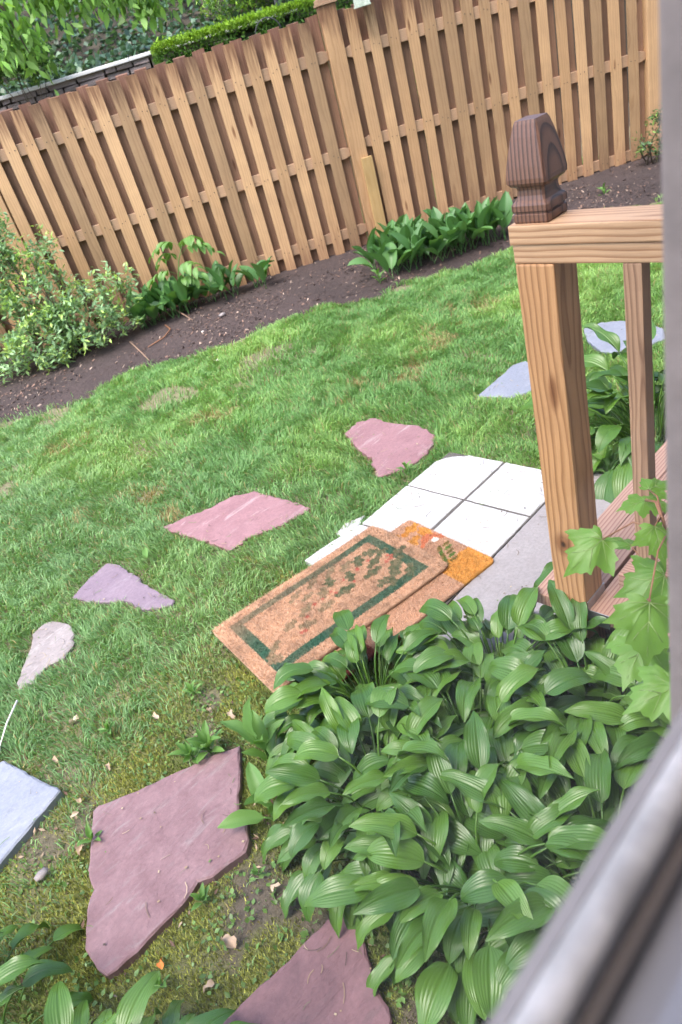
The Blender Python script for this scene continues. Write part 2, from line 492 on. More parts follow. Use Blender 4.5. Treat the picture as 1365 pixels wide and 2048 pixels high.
FENCE_RZ = math.atan2(FD[1], FD[0])
STONES = {
    'pink_far': [(2.186, 2.596), (2.298, 2.616), (2.367, 2.545), (2.347, 2.448), (2.367, 2.252), (2.318, 2.115), (2.246, 2.067), (2.141, 2.046), (2.083, 2.045), (1.977, 2.092), (1.926, 2.125), (1.941, 2.168), (2.028, 2.269), (2.101, 2.442)],
    'pink_near': [(1.195, 2.875), (1.318, 2.816), (1.429, 2.758), (1.511, 2.742), (1.603, 2.657), (1.597, 2.577), (1.611, 2.432), (1.603, 2.273), (1.541, 2.275), (1.458, 2.302), (1.341, 2.374), (1.261, 2.383), (1.218, 2.395), (1.22, 2.475), (1.213, 2.597), (1.197, 2.773)],
    'triangle': [(0.676, 2.826), (0.795, 2.88), (0.896, 2.893), (0.912, 2.832), (0.909, 2.678), (0.896, 2.557), (0.889, 2.451), (0.891, 2.345), (0.867, 2.328), (0.799, 2.411), (0.783, 2.561), (0.721, 2.664), (0.691, 2.719)],
    'oval': [(0.267, 2.501), (0.313, 2.577), (0.403, 2.684), (0.453, 2.766), (0.52, 2.783), (0.554, 2.735), (0.574, 2.66), (0.553, 2.578), (0.508, 2.518), (0.461, 2.493), (0.406, 2.514), (0.344, 2.497), (0.299, 2.491)],
    'big': [(0.166, 1.746), (0.184, 1.747), (0.286, 1.681), (0.385, 1.636), (0.476, 1.589), (0.565, 1.531), (0.504, 1.456), (0.416, 1.358), (0.414, 1.32), (0.379, 1.269), (0.35, 1.25), (0.321, 1.257), (0.255, 1.271), (0.223, 1.295), (0.163, 1.281), (0.087, 1.284), (0.025, 1.281), (-0.028, 1.289), (-0.052, 1.297), (-0.06, 1.331), (-0.055, 1.401), (0.0, 1.489), (0.04, 1.522), (0.05, 1.566), (0.099, 1.645), (0.145, 1.713)],
    'blue_left': [(0.084, 2.205), (0.141, 1.907), (-0.101, 1.834), (-0.25, 1.83), (-0.22, 2.168), (-0.024, 2.255)],
    'red_bottom': [(0.063, 0.992), (0.135, 0.982), (0.215, 0.967), (0.357, 0.952), (0.40, 0.907), (0.352, 0.826), (0.316, 0.765), (0.287, 0.70), (0.222, 0.661), (0.074, 0.724), (-0.028, 0.991)],
    'blue_mid': [(2.703, 2.133), (2.86, 2.137), (3.065, 2.146), (3.117, 2.101), (3.048, 1.994), (2.875, 1.879), (2.805, 1.898), (2.737, 1.955)],
    'blue_far': [(3.551, 2.0), (3.645, 1.946), (3.677, 1.846), (3.673, 1.713), (3.605, 1.582), (3.49, 1.522), (3.391, 1.578), (3.286, 1.671), (3.299, 1.771), (3.419, 1.911)],
}
BED_EDGE = [(-1.2, 7.6), (0.6, 6.3), (1.51, 5.51), (1.95, 5.0), (2.2, 5.0), (2.43, 5.02), (2.95, 4.58), (3.42, 4.42), (3.7, 4.15), (3.95, 3.88), (4.46, 3.58), (4.87, 3.30), (5.5, 2.9), (6.2, 2.5), (7.4, 2.0), (9.5, 0.9)]
BED = BED_EDGE + [fp(6.5, 0.3)[:2], fp(-5.5, 0.3)[:2]]
PAVED = [(1.28, 1.35), (1.32, 1.93), (1.33, 2.0), (1.45, 1.985), (1.6, 1.96), (1.9, 1.965), (2.14, 1.93), (2.215, 1.80), (2.215, 1.35), (2.26, 1.34), (2.25, 0.85), (1.1, 0.85), (1.1, 1.34)]


def ground_z(x, y):
    return -0.012 + 0.016 * (fbm(x, y, 2.2, 3) - 0.5) + 0.006 * (vnoise(x, y, 14, 5) - .5)


# ------------------------------------------------------------------ ground sheet
def lawn_zone(x, y):
    """0 = full lawn, 1 = mossy bare ground near the house"""
    t = 1.93 - y + 0.22 * (x - 0.4) + 0.8 * (fbm(x, y, 2.6, 11) - 0.5)
    return np.clip(t / 0.75 + 0.42, 0, 1) * (x < 1.25)


gx = np.concatenate([[-60, -20, -6, -3], np.arange(-1.6, 8.6, 0.035), [9.5, 12, 20, 60]])
gy = np.concatenate([[-40, -10, -2], np.arange(-0.4, 7.6, 0.035), [8, 10, 14, 30, 80]])
X, Y = np.meshgrid(gx, gy, indexing='ij')
Z = ground_z(X, Y)
z_m = lawn_zone(X, Y)
moss_c = np.array([0.165, 0.19, 0.048]); soil_c = np.array([0.115, 0.092, 0.066]); thatch = np.array([0.170, 0.155, 0.085])
nz = fbm(X, Y, 6.0, 21); nz2 = fbm(X, Y, 2.5, 31)
k = np.clip((nz - 0.25) * 6, 0, 1)[..., None]
mossy = soil_c * (1 - k) + moss_c * k
C = thatch * (1 - z_m[..., None]) + mossy * z_m[..., None]
C *= (0.75 + 0.5 * nz2)[..., None]
nx_, ny_ = X.shape
idx = np.arange(nx_ * ny_).reshape(nx_, ny_)
F = np.stack([idx[:-1, :-1], idx[1:, :-1], idx[1:, 1:], idx[:-1, 1:]], -1).reshape(-1, 4)
g = link('lawn', np_mesh('lawn', np.stack([X, Y, Z], -1).reshape(-1, 3), F, M['ground'], C.reshape(-1, 3)))
tag(g, 'lawn ground with bare mossy soil near the house', None, kind='structure')

# planting bed: a low mound of dark soil in front of the fence
bx = np.arange(-1.6, 8.6, 0.045); by = np.arange(0.6, 8.0, 0.045)
X, Y = np.meshgrid(bx, by, indexing='ij')
inside = in_poly(X, Y, BED)
ed = poly_dist(X, Y, BED_EDGE, False)
jag = 0.10 * (fbm(X, Y, 5, 41) - 0.5)
sd_ = np.where(inside, ed, -ed) + jag
Zb = np.clip(-0.008 + np.clip(sd_, -.3, .35) * 0.14, -0.06, 0.035) + 0.016 * (fbm(X, Y, 5.0, 43) - .5) + 0.01 * (vnoise(X, Y, 20, 45) - .5)
cn = fbm(X, Y, 3.0, 47)
Cb = np.array([0.052, 0.036, 0.033]) * (0.7 + 0.7 * cn)[..., None]
idx = np.arange(X.size).reshape(X.shape)
F = np.stack([idx[:-1, :-1], idx[1:, :-1], idx[1:, 1:], idx[:-1, 1:]], -1).reshape(-1, 4)
keep = (sd_ > -0.18).reshape(-1)[F].all(1)
bed = link('planting_bed', np_mesh('planting_bed', np.stack([X, Y, Zb], -1).reshape(-1, 3), F[keep], M['soil'], Cb.reshape(-1, 3)))
tag(bed, 'dark soil planting bed along the wooden fence', None, kind='structure')


def bed_z(x, y):
    d = poly_dist(np.array([x]), np.array([y]), BED_EDGE, False)[0]
    return float(min(0.035, -0.008 + min(d, .35) * .14))


# terrain behind the fence: flat garden, then an ivy bank above a retaining wall
mb = MB()
S0, S1 = -9, 9
prof = [(0.1, -0.03), (3.25, 0.0), (3.26, 1.93), (3.7, 2.0), (6.0, 3.4), (9.0, 5.2), (16, 6.5), (40, 8)]
for (n0, z0), (n1, z1) in zip(prof[:-1], prof[1:]):
    mb.add([fp(S0, n0, z0), fp(S1, n0, z0), fp(S1, n1, z1), fp(S0, n1, z1)], [(0, 1, 2, 3)])
m_bank = plain_mat('bank_soil', (0.06, 0.05, 0.035), 0.95, 0, 20, 0.5, 0.5)
bank = link('bank', mb.mesh('bank', m_bank))
tag(bank, 'earth bank rising behind the fence', None, kind='structure')


# ------------------------------------------------------------------ house wall and window (the viewer looks out of it)
SILL = 1.66 - 0.22
house = empty('house_wall', (0, 0, 0))
tag(house, 'blurred pale window sill and grey brown casing at right edge of view', 'house wall')
mb = MB()
mb.box(-5, 9, -0.16, 0.02, -0.1, SILL - 0.10)
link('wall', mb.mesh('wall', M['siding']), house)
mb = MB(); mb.box(-5, 9, -0.16, 0.02, 2.75, 5.4); link('wall', mb.mesh('wall', M['siding']), house)
mb = MB(); mb.box(-5, -1.45, -0.16, 0.02, SILL - 0.10, 2.75); link('wall', mb.mesh('wall', M['siding']), house)
mb = MB(); mb.box(1.5, 9, -0.16, 0.02, SILL - 0.10, 2.75); link('wall', mb.mesh('wall', M['siding']), house)
# sill extrusion: closed profile in (y,z), swept along x
prof = [(0.0690, SILL - 0.10), (0.0690, SILL - 0.0035), (0.0685, SILL - 0.0018), (0.0672, SILL - 0.0006), (0.0655, SILL), (0.0625, SILL), (0.0600, SILL - 0.0008), (0.0583, SILL - 0.0024),
        (0.0575, SILL - 0.005), (0.0575, SILL - 0.10)]


def sweep(prof, x0, x1, mat, smooth=False):
    n = len(prof); mb = MB()
    v = [(x0, y, z) for y, z in prof] + [(x1, y, z) for y, z in prof]
    f = [(i, (i + 1) % n, n + (i + 1) % n, n + i) for i in range(n)] + [tuple(range(n - 1, -1, -1)), tuple(range(n, 2 * n))]
    mb.add(v, f)
    return mb.mesh('sill', mat, smooth)


sill = link('window_sill', sweep(prof, -1.45, 1.5, M['frame_light'], True), house)
link('outer_flange', sweep([(0.0742, SILL - .10), (0.0742, SILL - .0045), (0.0733, SILL - .003), (0.0693, SILL - .003), (0.0693, SILL - .10)], -1.45, 1.5, M['flange']), sill)
prof2 = [(0.0572, SILL - 0.10), (0.0572, SILL - 0.020), (0.041, SILL - 0.020), (0.0405, SILL - 0.007), (0.030, SILL - 0.006), (0.0295, SILL - 0.02),
         (0.016, SILL - 0.02), (0.0155, SILL - 0.002), (-0.10, SILL - 0.002), (-0.10, SILL - 0.10)]
link('sash_track', sweep(prof2, -1.45, 1.5, M['frame']), sill)
mb = MB(); mb.box(-1.45, 1.5, 0.0530, 0.0570, SILL - 0.0195, SILL - 0.010); link('weather_strip', mb.mesh('weather_strip', M['frame_dark']), sill)
for x0, x1 in ((0.363, 0.47), (-1.5, -1.4), (1.42, 1.5)):
    mb = MB(); mb.box(x0, x1, 0.075, 0.16, SILL - 0.35, 2.80)
    mb.box(x0 + .02, x1 - .02, -0.10, 0.0745, SILL + 0.001, 2.74)
    link('window_casing', mb.mesh('window_casing', M['casing'], bevel=0.003), house)
for x0, x1 in ((-1.39, 0.385), (0.455, 1.43)):
    mb = MB(); mb.box(x0, x1, 0.0345, 0.0355, SILL - 0.003, 2.74)
    link('window_pane', mb.mesh('window_pane', M['glass']), house)

room_m = plain_mat('room_paint', (0.30, 0.28, 0.27), 0.9)
for nm, bb in (('room_floor', (-2.5, 3.0, -3.6, -0.161, 0.35, 0.45)), ('room_ceiling', (-2.5, 3.0, -3.6, -0.161, 2.9, 3.0)), ('room_wall', (-2.5, 3.0, -3.7, -3.601, 0.45, 2.9)),
               ('room_wall', (-2.6, -2.501, -3.7, -0.161, 0.35, 3.0)), ('room_wall', (3.001, 3.1, -3.7, -0.161, 0.35, 3.0))):
    mb = MB(); mb.box(*bb); link(nm, mb.mesh(nm, room_m), house)

# ------------------------------------------------------------------ fence
fence = empty('wooden_fence', fp(0, 0), FENCE_RZ)      # local x along the fence, local y away from the house
tag(fence, 'tan board-on-board wooden fence with overlapping vertical planks behind the lawn', 'fence')


def plank_mesh(seed, mat, L=1.86, w=0.093, t=0.016):
    r = random.Random(seed)
    n = 6
    v = []
    bow = r.uniform(-.004, .004); tw = r.uniform(-.003, .003); cup = r.uniform(-.002, .002)
    for i in range(n + 1):
        u = i / n
        o = bow * math.sin(math.pi * u); q = tw * (u - .5) * 2
        ww = w * (1 + .015 * math.sin(u * 7 + seed))
        for a, b_ in ((-.5, 0), (.5, 0), (.5, 1), (-.5, 1)):
            zt = L * u
            if i == n: zt += r.uniform(-.008, .004)
            v.append((zt, a * ww + o + r.uniform(-.0008, .0008), b_ * t + q * a * 2 + cup))
    f = []
    for i in range(n):
        for k in range(4):
            f.append((i * 4 + k, i * 4 + (k + 1) % 4, (i + 1) * 4 + (k + 1) % 4, (i + 1) * 4 + k))
    f += [(3, 2, 1, 0), (n * 4, n * 4 + 1, n * 4 + 2, n * 4 + 3)]
    mb = MB(); mb.add(v, f)
    return mb.mesh('plank', mat)


front = [plank_mesh(i, M['plank'], w=0.093 + 0.004 * (i % 3 - 1)) for i in range(7)]
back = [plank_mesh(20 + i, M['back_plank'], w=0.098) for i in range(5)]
# mesh local: x up the board, y along the fence, z away from the house
UPROT = Matrix(((0, 1, 0), (0, 0, 1), (1, 0, 0))).to_euler()
sections = [(-4.55, -1.74), (-1.60, 1.272), (1.412, 4.00), (4.14, 6.6)]
rails_z = [(1.555, 0.85, 0.2), (1.55, 0.825, 0.185), (1.535, 0.86, 0.09), (1.535, 0.87, 0.09)]
nails = MB()
ri = random.Random(3)
for si, (a, b_) in enumerate(sections):
    n = round((b_ - a - 0.055) / 0.157)
    off = 0.056 if si == 2 else (b_ - a - (n * 0.157 - 0.064)) / 2
    if si == 1: off = 0.018
    for k in range(n):
        s = a + off + k * 0.157 + 0.0465 + ri.uniform(-.004, .004)
        dz = ri.uniform(-.006, .005)
        o = link('plank', ri.choice(front), fence, (s, 0.0, -0.04 + dz), UPROT)
        o.rotation_euler = (Matrix.Rotation(ri.uniform(-.004, .004), 3, 'Y') @ UPROT.to_matrix()).to_euler()
        for rz in rails_z[si]:
            for q in (-1, 1):
                x, z = s + q * ri.uniform(.012, .026), rz + ri.uniform(-.022, .022)
                nails.tube([(x, -.0025, z), (x, .002, z)], 0.0042, 6)
        s2 = s + 0.0785
        if s2 + 0.03 < b_:
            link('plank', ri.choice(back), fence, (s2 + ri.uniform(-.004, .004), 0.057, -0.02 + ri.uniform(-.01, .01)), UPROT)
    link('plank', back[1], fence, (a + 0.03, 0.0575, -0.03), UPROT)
    for rz in rails_z[si]:
        mb = MB()
        h = 0.044
        L = b_ - a
        v = []
        for (x, hh, dd) in ((0.0, .030, .012), (0.03, .038, .017), (0.05, h, .019), (L - .05, h, .019), (L - .03, .038, .017), (L, .030, .012)):
            v += [(x, -dd, -hh), (x, dd, -hh), (x, dd, hh), (x, -dd, hh)]
        f = [(i * 4 + k, (i + 1) * 4 + k, (i + 1) * 4 + (k + 1) % 4, i * 4 + (k + 1) % 4) for i in range(5) for k in range(4)]
        f += [(0, 1, 2, 3), (23, 22, 21, 20)]
        mb.add(v, f)
        link('rail', mb.mesh('rail', M['rail'], bevel=.003, seg=1), fence, (a, 0.0365, rz))
nl = link('nails', nails.mesh('nails', M['nail']), fence)
tag(nl, kind='stuff')
for s in (-1.67, 1.342, 4.07):
    mb = MB(); mb.box(-0.3, 1.885, -0.069, 0.069, 0, 0.125)
    p = link('post', mb.mesh('post', M['plank'], bevel=.005), fence, (s, -0.012, 0), UPROT)
    mb = MB()
    mb.box(1.8855, 1.903, -0.082, 0.082, -0.014, 0.139); mb.box(1.9035, 1.93, -0.074, 0.074, -0.006, 0.131)
    v = [(1.9305, -.066, .002), (1.9305, .066, .002), (1.9305, .066, .124), (1.9305, -.066, .124), (1.985, 0, .063)]
    mb.add(v, [(0, 1, 2, 3), (0, 4, 1), (1, 4, 2), (2, 4, 3), (3, 4, 0)])
    link('post_cap', mb.mesh('post_cap', M['rail'], bevel=.002, seg=1), p)
mb = MB(); mb.box(-0.05, 0.755, -0.048, 0.048, 0, 0.038)
o = link('repair_board', mb.mesh('repair_board', M['repair'], bevel=.003), fence, (1.388, -0.0505, 0), UPROT)
o['label'] = 'short yellowish new board fixed low on the post'

# pale box hung on the fence top, only its lower corner in view
bxo = empty('hanging_box', fp(1.60, -0.09, 1.80), FENCE_RZ)
tag(bxo, 'small weathered pale green box hung on the fence top beside the post', 'box')
mb = MB(); mb.box(-0.055, 0.055, -0.06, 0.075, 0.0, 0.012); link('base', mb.mesh('base', M['pale_box'], bevel=.002), bxo)
mb = MB(); mb.box(-0.05, 0.05, -0.055, 0.07, 0.0125, 0.17); link('body', mb.mesh('body', M['pale_box'], bevel=.002), bxo)
mb = MB(); mb.add([(-.075, -.08, .17), (.075, -.08, .17), (.075, .09, .17), (-.075, .09, .17), (-.075, 0.005, .235), (.075, 0.005, .235)],
                  [(0, 3, 2, 1), (0, 1, 5, 4), (2, 3, 4, 5), (0, 4, 3), (1, 2, 5)])
link('lid', mb.mesh('lid', M['pale_box']), bxo)

# ------------------------------------------------------------------ flagstones and paving


def flagstone(poly, mat, top=0.012, depth=0.05, seed=0, rough=0.006, bevel=0.004):
    r = random.Random(seed)
    pts = []
    n = len(poly)
    for i in range(n):
        p, q = Vector(poly[i]), Vector(poly[(i + 1) % n])
        L = (q - p).length
        m = max(1, int(L / 0.022))
        nrm = Vector((-(q - p).y, (q - p).x)).normalized()
        for k in range(m):
            t = k / m
            j = r.gauss(0, rough * .45) if k else 0
            pts.append(p.lerp(q, t) + nrm * j)
    c = sum(pts, Vector((0, 0))) / len(pts)
    mb = MB()
    N = len(pts)
    # rings: bottom, top edge, bevelled rim, inner plateau with a little unevenness
    v = [(p.x - c.x, p.y - c.y, -depth) for p in pts]
    v += [(p.x - c.x, p.y - c.y, top - bevel + r.uniform(-.001, .001)) for p in pts]
    for s in (bevel,):
        for p in pts:
            d = (c - p).normalized()
            q = p + d * s * r.uniform(.8, 2.2)
            v.append((q.x - c.x, q.y - c.y, top + r.uniform(-.0008, .0008)))
    for s in (.35, .7):
        for p in pts:
            q = p.lerp(c, s)
            v.append((q.x - c.x, q.y - c.y, top + .002 * math.sin(q.x * 23) * math.cos(q.y * 19)))
    v.append((0, 0, top))
    f = []
    for ring in range(4):
        for i in range(N):
            a, b = ring * N + i, ring * N + (i + 1) % N
            f.append((a, b, b + N, a + N))
    for i in range(N): f.append((4 * N + i, 4 * N + (i + 1) % N, 5 * N))
    mb.add(v, f)
    me = mb.mesh('flagstone', mat)
    bm = bmesh.new(); bm.from_mesh(me); bmesh.ops.recalc_face_normals(bm, faces=bm.faces); bm.to_mesh(me); bm.free()
    return link('flagstone', me, None, (c.x, c.y, 0))


SL = [('pink_far', 'pink_stone', 'pink flagstone with a pointed end between bluestone and white pavers', .004),
      ('pink_near', 'pink_stone', 'pale pink flagstone in the grass behind the doormats', .004),
      ('triangle', 'purple_stone', 'greyish purple triangular flagstone in the lawn', .004),
      ('oval', 'pale_stone', 'small pale grey tapered flagstone at left of the lawn', .004),
      ('big', 'mauve_stone', 'large mauve pink flagstone with a pointed end in the moss', .016),
      ('blue_left', 'blue_stone', 'smooth pale bluestone slab cut off by the left edge', .016),
      ('red_bottom', 'red_stone', 'dark red flagstone under hosta leaves at the bottom', .014),
      ('blue_mid', 'blue_stone', 'bluestone flagstone half hidden behind the newel post', .010),
      ('blue_far', 'blue_stone', 'farthest bluestone flagstone seen between post and baluster', .010)]
for i, (kk, mm, lb, tp) in enumerate(SL):
    o = flagstone(STONES[kk], M[mm], tp, seed=i + 5, rough=.010 if mm not in ('blue_stone', 'mauve_stone', 'red_stone') else .004)
    tag(o, lb, 'flagstone', 'flagstones laid through the lawn')

slab = flagstone([(1.08, 1.337), (2.24, 1.34), (2.26, 1.22), (2.24, 0.80), (1.08, 0.80)], M['concrete'], 0.014, 0.1, 91, .002)
slab.name = 'concrete_slab'
tag(slab, 'grey concrete slab at the foot of the wooden step', 'slab')
mb = MB(); mb.box(1.30, 2.20, 1.345, 1.94, -0.06, 0.0078)
tag(link('paving_sand', mb.mesh('paving_sand', plain_mat('joint_sand', (0.10, 0.09, 0.08), 0.95, 0, 80, 0.6, 0.6))), 'dark sand bed under the white pavers', None, kind='structure')
T = 0.305
tiles = [(1.598, 1.345, 'white square paver partly under the orange doormat', 0), (1.903, 1.345, 'white square paver touching the newel post in the view', 0),
         (1.598, 1.652, 'white square paver at the grass edge behind the orange doormat', 0), (1.903, 1.652, 'farthest white square paver with grass on its corner', 1),
         (1.293, 1.652, 'white paver mostly hidden under the holly doormat edge', 2)]
for i, (x, y, lb, cut) in enumerate(tiles):
    e = 0.0055
    P = [(x + e, y + e), (x + T - e, y + e), (x + T - e, y + T - e), (x + e, y + T - e)]
    if cut == 1: P = [(x + e, y + e), (x + T - e, y + e), (x + T - e, y + .18), (x + .25, y + .27), (x + .20, y + T - e), (x + e, y + T - e)]
    if cut == 2: P = [(x + e, y + e), (x + T - e, y + e), (x + T - e, y + T - e), (x + .16, y + T + .03), (x + .02, y + T + .05), (x + .01, y + .2)]
    o = flagstone(P, M['tile'], 0.012 + 0.001 * (i % 3), 0.045, 60 + i, .0012, .003)
    o.name = 'paver'
    tag(o, lb, 'paver', 'white square pavers by the step')
# scrap of pale broken paver at the grass edge
o = flagstone([(1.50, 1.97), (1.60, 1.963), (1.66, 1.99), (1.58, 2.03), (1.51, 2.02)], M['tile'], 0.006, 0.03, 77, .006)
tag(o, 'broken pale paver scrap at the grass edge above the holly doormat', 'paver', 'white square pavers by the step')

# ------------------------------------------------------------------ doormats


def capsule(u, v, cx, cy, L, W, ang):
    du, dv = u - cx, v - cy
    a = du * math.cos(ang) + dv * math.sin(ang); b = -du * math.sin(ang) + dv * math.cos(ang)
    e = (np.abs(a) / L) ** 2 + (np.abs(b) / (W * (1 + .35 * np.cos(a / L * 7)))) ** 2
    return e < 1


def holly_print(u, v):
    """u 0...762 along, v 0...457 across -> colour"""
    n1 = vnoise(u, v, 90, 3); n2 = fbm(u, v, 14, 9)
    base = np.array([0.52, 0.315, 0.195]) * (0.72 + 0.5 * n2 + .25 * (n1 - .5))[..., None]
    c = base.copy()
    green = np.array([0.030, 0.105, 0.060])
    fade = np.clip(0.93 - 0.6 * np.clip((v - .25) / .2, 0, 1) * np.clip(1.15 - u / .7, 0, 1) + .3 * (n2 - .5), 0.15, 1)
    b1 = (u > .052) & (u < .710) & (v > .050) & (v < .407); b2 = (u > .092) & (u < .670) & (v > .090) & (v < .367)
    gap = capsule(u, v, .665, .12, .06, .05, .3)
    bord = b1 & ~b2
    c[bord] = base[bord] * (1 - fade[bord])[:, None] + green * fade[bord][:, None]
    leaves = [(.20, .21, .032, .018, .3), (.245, .165, .034, .018, -.4), (.285, .235, .04, .016, .5), (.345, .19, .036, .02, .1), (.38, .26, .034, .019, .9),
              (.44, .205, .045, .02, .0), (.43, .29, .03, .019, 1.2), (.50, .255, .034, .018, 1.2), (.525, .315, .035, .018, .4), (.47, .34, .04, .014, .6),
              (.575, .30, .034, .021, 1.0), (.565, .20, .042, .018, .1), (.61, .245, .042, .017, .3), (.635, .30, .034, .022, -.6), (.655, .17, .045, .02, .35),
              (.70, .215, .042, .016, .1), (.615, .13, .045, .018, .5), (.66, .095, .04, .018, .9), (.555, .125, .03, .018, .3), (.39, .345, .04, .013, .6),
              (.30, .33, .04, .014, .5), (.075, .14, .03, .016, .8), (.105, .165, .034, .014, .5), (.085, .115, .02, .02, .0), (.58, .10, .03, .016, .9),
              (.665, .265, .03, .014, .2), (.33, .29, .03, .012, .2)]
    for i, (cx, cy, L, W, a) in enumerate(leaves):
        q = capsule(u, v, cx, cy, L, W, a)
        f = np.clip(0.80 - (0.35 if cx < .4 or cy > .31 else 0) + .4 * (n1[q] - .5), .2, .95)[:, None]
        c[q] = base[q] * (1 - f) + np.array([0.055, 0.10, 0.045]) * f
    r = random.Random(5)
    for cx, cy in ((.22, .14), (.26, .195), (.33, .235), (.40, .235), (.41, .225), (.47, .265), (.545, .255), (.55, .265), (.60, .275), (.645, .215), (.655, .225), (.63, .205), (.665, .20), (.59, .265), (.36, .24), (.215, .15), (.50, .215), (.675, .215)):
        q = np.hypot(u - cx - r.uniform(-.008, .008), v - cy - r.uniform(-.008, .008)) < r.uniform(.006, .009)
        c[q] = base[q] * .35 + np.array([0.42, 0.04, 0.035]) * .65
    dirt = fbm(u, v, 22, 77) > .66
    c[dirt] *= .78
    return c


def autumn_print(u, v):
    n1 = vnoise(u, v, 90, 13); n2 = fbm(u, v, 14, 19)
    base = np.array([0.50, 0.295, 0.185]) * (0.75 + 0.5 * n2)[..., None]
    c = base.copy()
    gold = np.array([0.56, 0.265, 0.055]); orange = np.array([0.50, 0.17, 0.08])
    W = fbm(u, v, 10, 55)
    q = (v + .35 * (u - .76) < .10 + .16 * (W - .5)) & (u > .60)
    c[q] = gold * (0.8 + .4 * n1[q])[:, None]
    for (cx, cy, L, Wd, a, cc) in ((.66, .33, .05, .022, .3, gold), (.72, .40, .055, .02, .2, gold), (.70, .30, .05, .012, .6, orange), (.62, .40, .05, .02, .4, gold),
                                   (.735, .29, .045, .018, -.9, orange), (.60, .28, .05, .02, .5, gold), (.52, .3, .06, .03, .2, orange), (.745, .345, .03, .03, 0, gold)):
        m = capsule(u, v, cx, cy, L, Wd, a); c[m] = cc * (0.75 + .5 * n1[m])[:, None]
    for i in range(5):
        for sgn in (-1, 1):
            cx, cy = .665 + .012 * i + sgn * .004, .12 + .022 * i
            m = capsule(u, v, cx + sgn * .014, cy + .008, .019, .008, .8 if sgn < 0 else .1)
            c[m] = (np.array([0.10, 0.17, 0.03]) if i % 2 else np.array([0.16, 0.12, 0.03])) * (0.7 + .6 * n1[m])[:, None]
    q = (u < .20) & (v < .07 + .05 * (W - .5))
    c[q] = np.array([0.27, 0.06, 0.04]) * (0.7 + .6 * n1[q])[:, None]
    q = np.hypot(u - .725, v - .27) < .014
    c[q] = (0.8, 0.74, 0.68)
    return c


def doormat(name, corner, udir, printer, label, z0, seed, zfun):
    W, D, t = 0.762, 0.457, 0.015
    r = np.random.default_rng(seed)
    root = empty(name, (corner[0], corner[1], z0), math.atan2(udir[1], udir[0]))
    tag(root, label, 'doormat', 'coir doormats piled by the step')
    nu, nv = 240, 144
    rc = 0.02

    def corner_ok(u, v):
        du = np.maximum(np.abs(u - W / 2) - (W / 2 - rc), 0); dv = np.maximum(np.abs(v - D / 2) - (D / 2 - rc), 0)
        return np.hypot(du, dv) <= rc
    U_, V_ = np.meshgrid(np.linspace(0, W, nu), np.linspace(0, D, nv), indexing='ij')
    # round the corners by pulling points in
    du = np.clip(np.abs(U_ - W / 2) - (W / 2 - rc), 0, None); dv = np.clip(np.abs(V_ - D / 2) - (D / 2 - rc), 0, None)
    dd = np.maximum(np.hypot(du, dv), 1e-9); sc = np.where(dd > rc, rc / dd, 1)
    Ur = U_ - np.sign(U_ - W / 2) * du * (1 - sc); Vr = V_ - np.sign(V_ - D / 2) * dv * (1 - sc)
    ZZ = zfun(Ur, Vr)
    c = printer(Ur, Vr)
    top = np.stack([Ur, Vr, ZZ + t - .004], -1).reshape(-1, 3)
    idx = np.arange(nu * nv).reshape(nu, nv)
    F = [np.stack([idx[:-1, :-1], idx[1:, :-1], idx[1:, 1:], idx[:-1, 1:]], -1).reshape(-1, 4)]
    rim = np.concatenate([idx[:, 0], idx[-1, 1:], idx[-2::-1, -1], idx[0, -2:0:-1]])
    low = top[rim].copy(); low[:, 2] -= t - .004
    b0 = len(top)
    n = len(rim); a = np.arange(n); b = (a + 1) % n
    F.append(np.stack([rim[b], rim[a], b0 + a, b0 + b], -1))
    V = np.vstack([top, low]); CC = np.vstack([c.reshape(-1, 3) * .8, c.reshape(-1, 3)[rim] * .5])
    link('backing', np_mesh('mat_backing', V, np.vstack(F), M['coir'], CC), root)
    # coir pile
    N = 60000
    u = r.uniform(0.001, W - .001, N); v = r.uniform(0.001, D - .001, N)
    ok = corner_ok(u, v); u, v = u[ok], v[ok]; N = len(u)
    cc = printer(u, v) * r.uniform(.65, 1.45, (N, 1))
    zz = zfun(u, v) + t - .006
    ang = r.uniform(0, 6.283, N); wd = .0011; h = r.uniform(.005, .010, N)
    edge = np.minimum(np.minimum(u, W - u), np.minimum(v, D - v)) < .012
    lx = r.normal(0, .0035, N); ly = r.normal(0, .0035, N)
    lx += edge * .004 * np.sign(u - W / 2) * (np.minimum(u, W - u) < .012); ly += edge * .004 * np.sign(v - D / 2) * (np.minimum(v, D - v) < .012)
    p0 = np.stack([u - wd * np.cos(ang), v - wd * np.sin(ang), zz], -1); p1 = np.stack([u + wd * np.cos(ang), v + wd * np.sin(ang), zz], -1)
    p2 = np.stack([u + lx, v + ly, zz + h], -1)
    Vp = np.stack([p0, p1, p2], 1).reshape(-1, 3)
    o = link('coir_pile', np_mesh('mat_pile', Vp, np.arange(3 * N).reshape(-1, 3), M['coir'], np.repeat(cc, 3, 0), smooth=False), root)
    tag(o, kind='stuff')
    return root


A2, u2 = (0.865, 1.430), (0.9885, -0.151)
doormat('doormat', A2, u2, autumn_print, 'orange and gold coir doormat half under the holly one', 0.013, 21, lambda u, v: np.zeros_like(u))
A1 = np.array([0.759, 1.573]); u1 = np.array([0.983, -0.182]); u1 /= np.linalg.norm(u1)
a1 = math.atan2(u1[1], u1[0]); a2 = math.atan2(u2[1], u2[0])


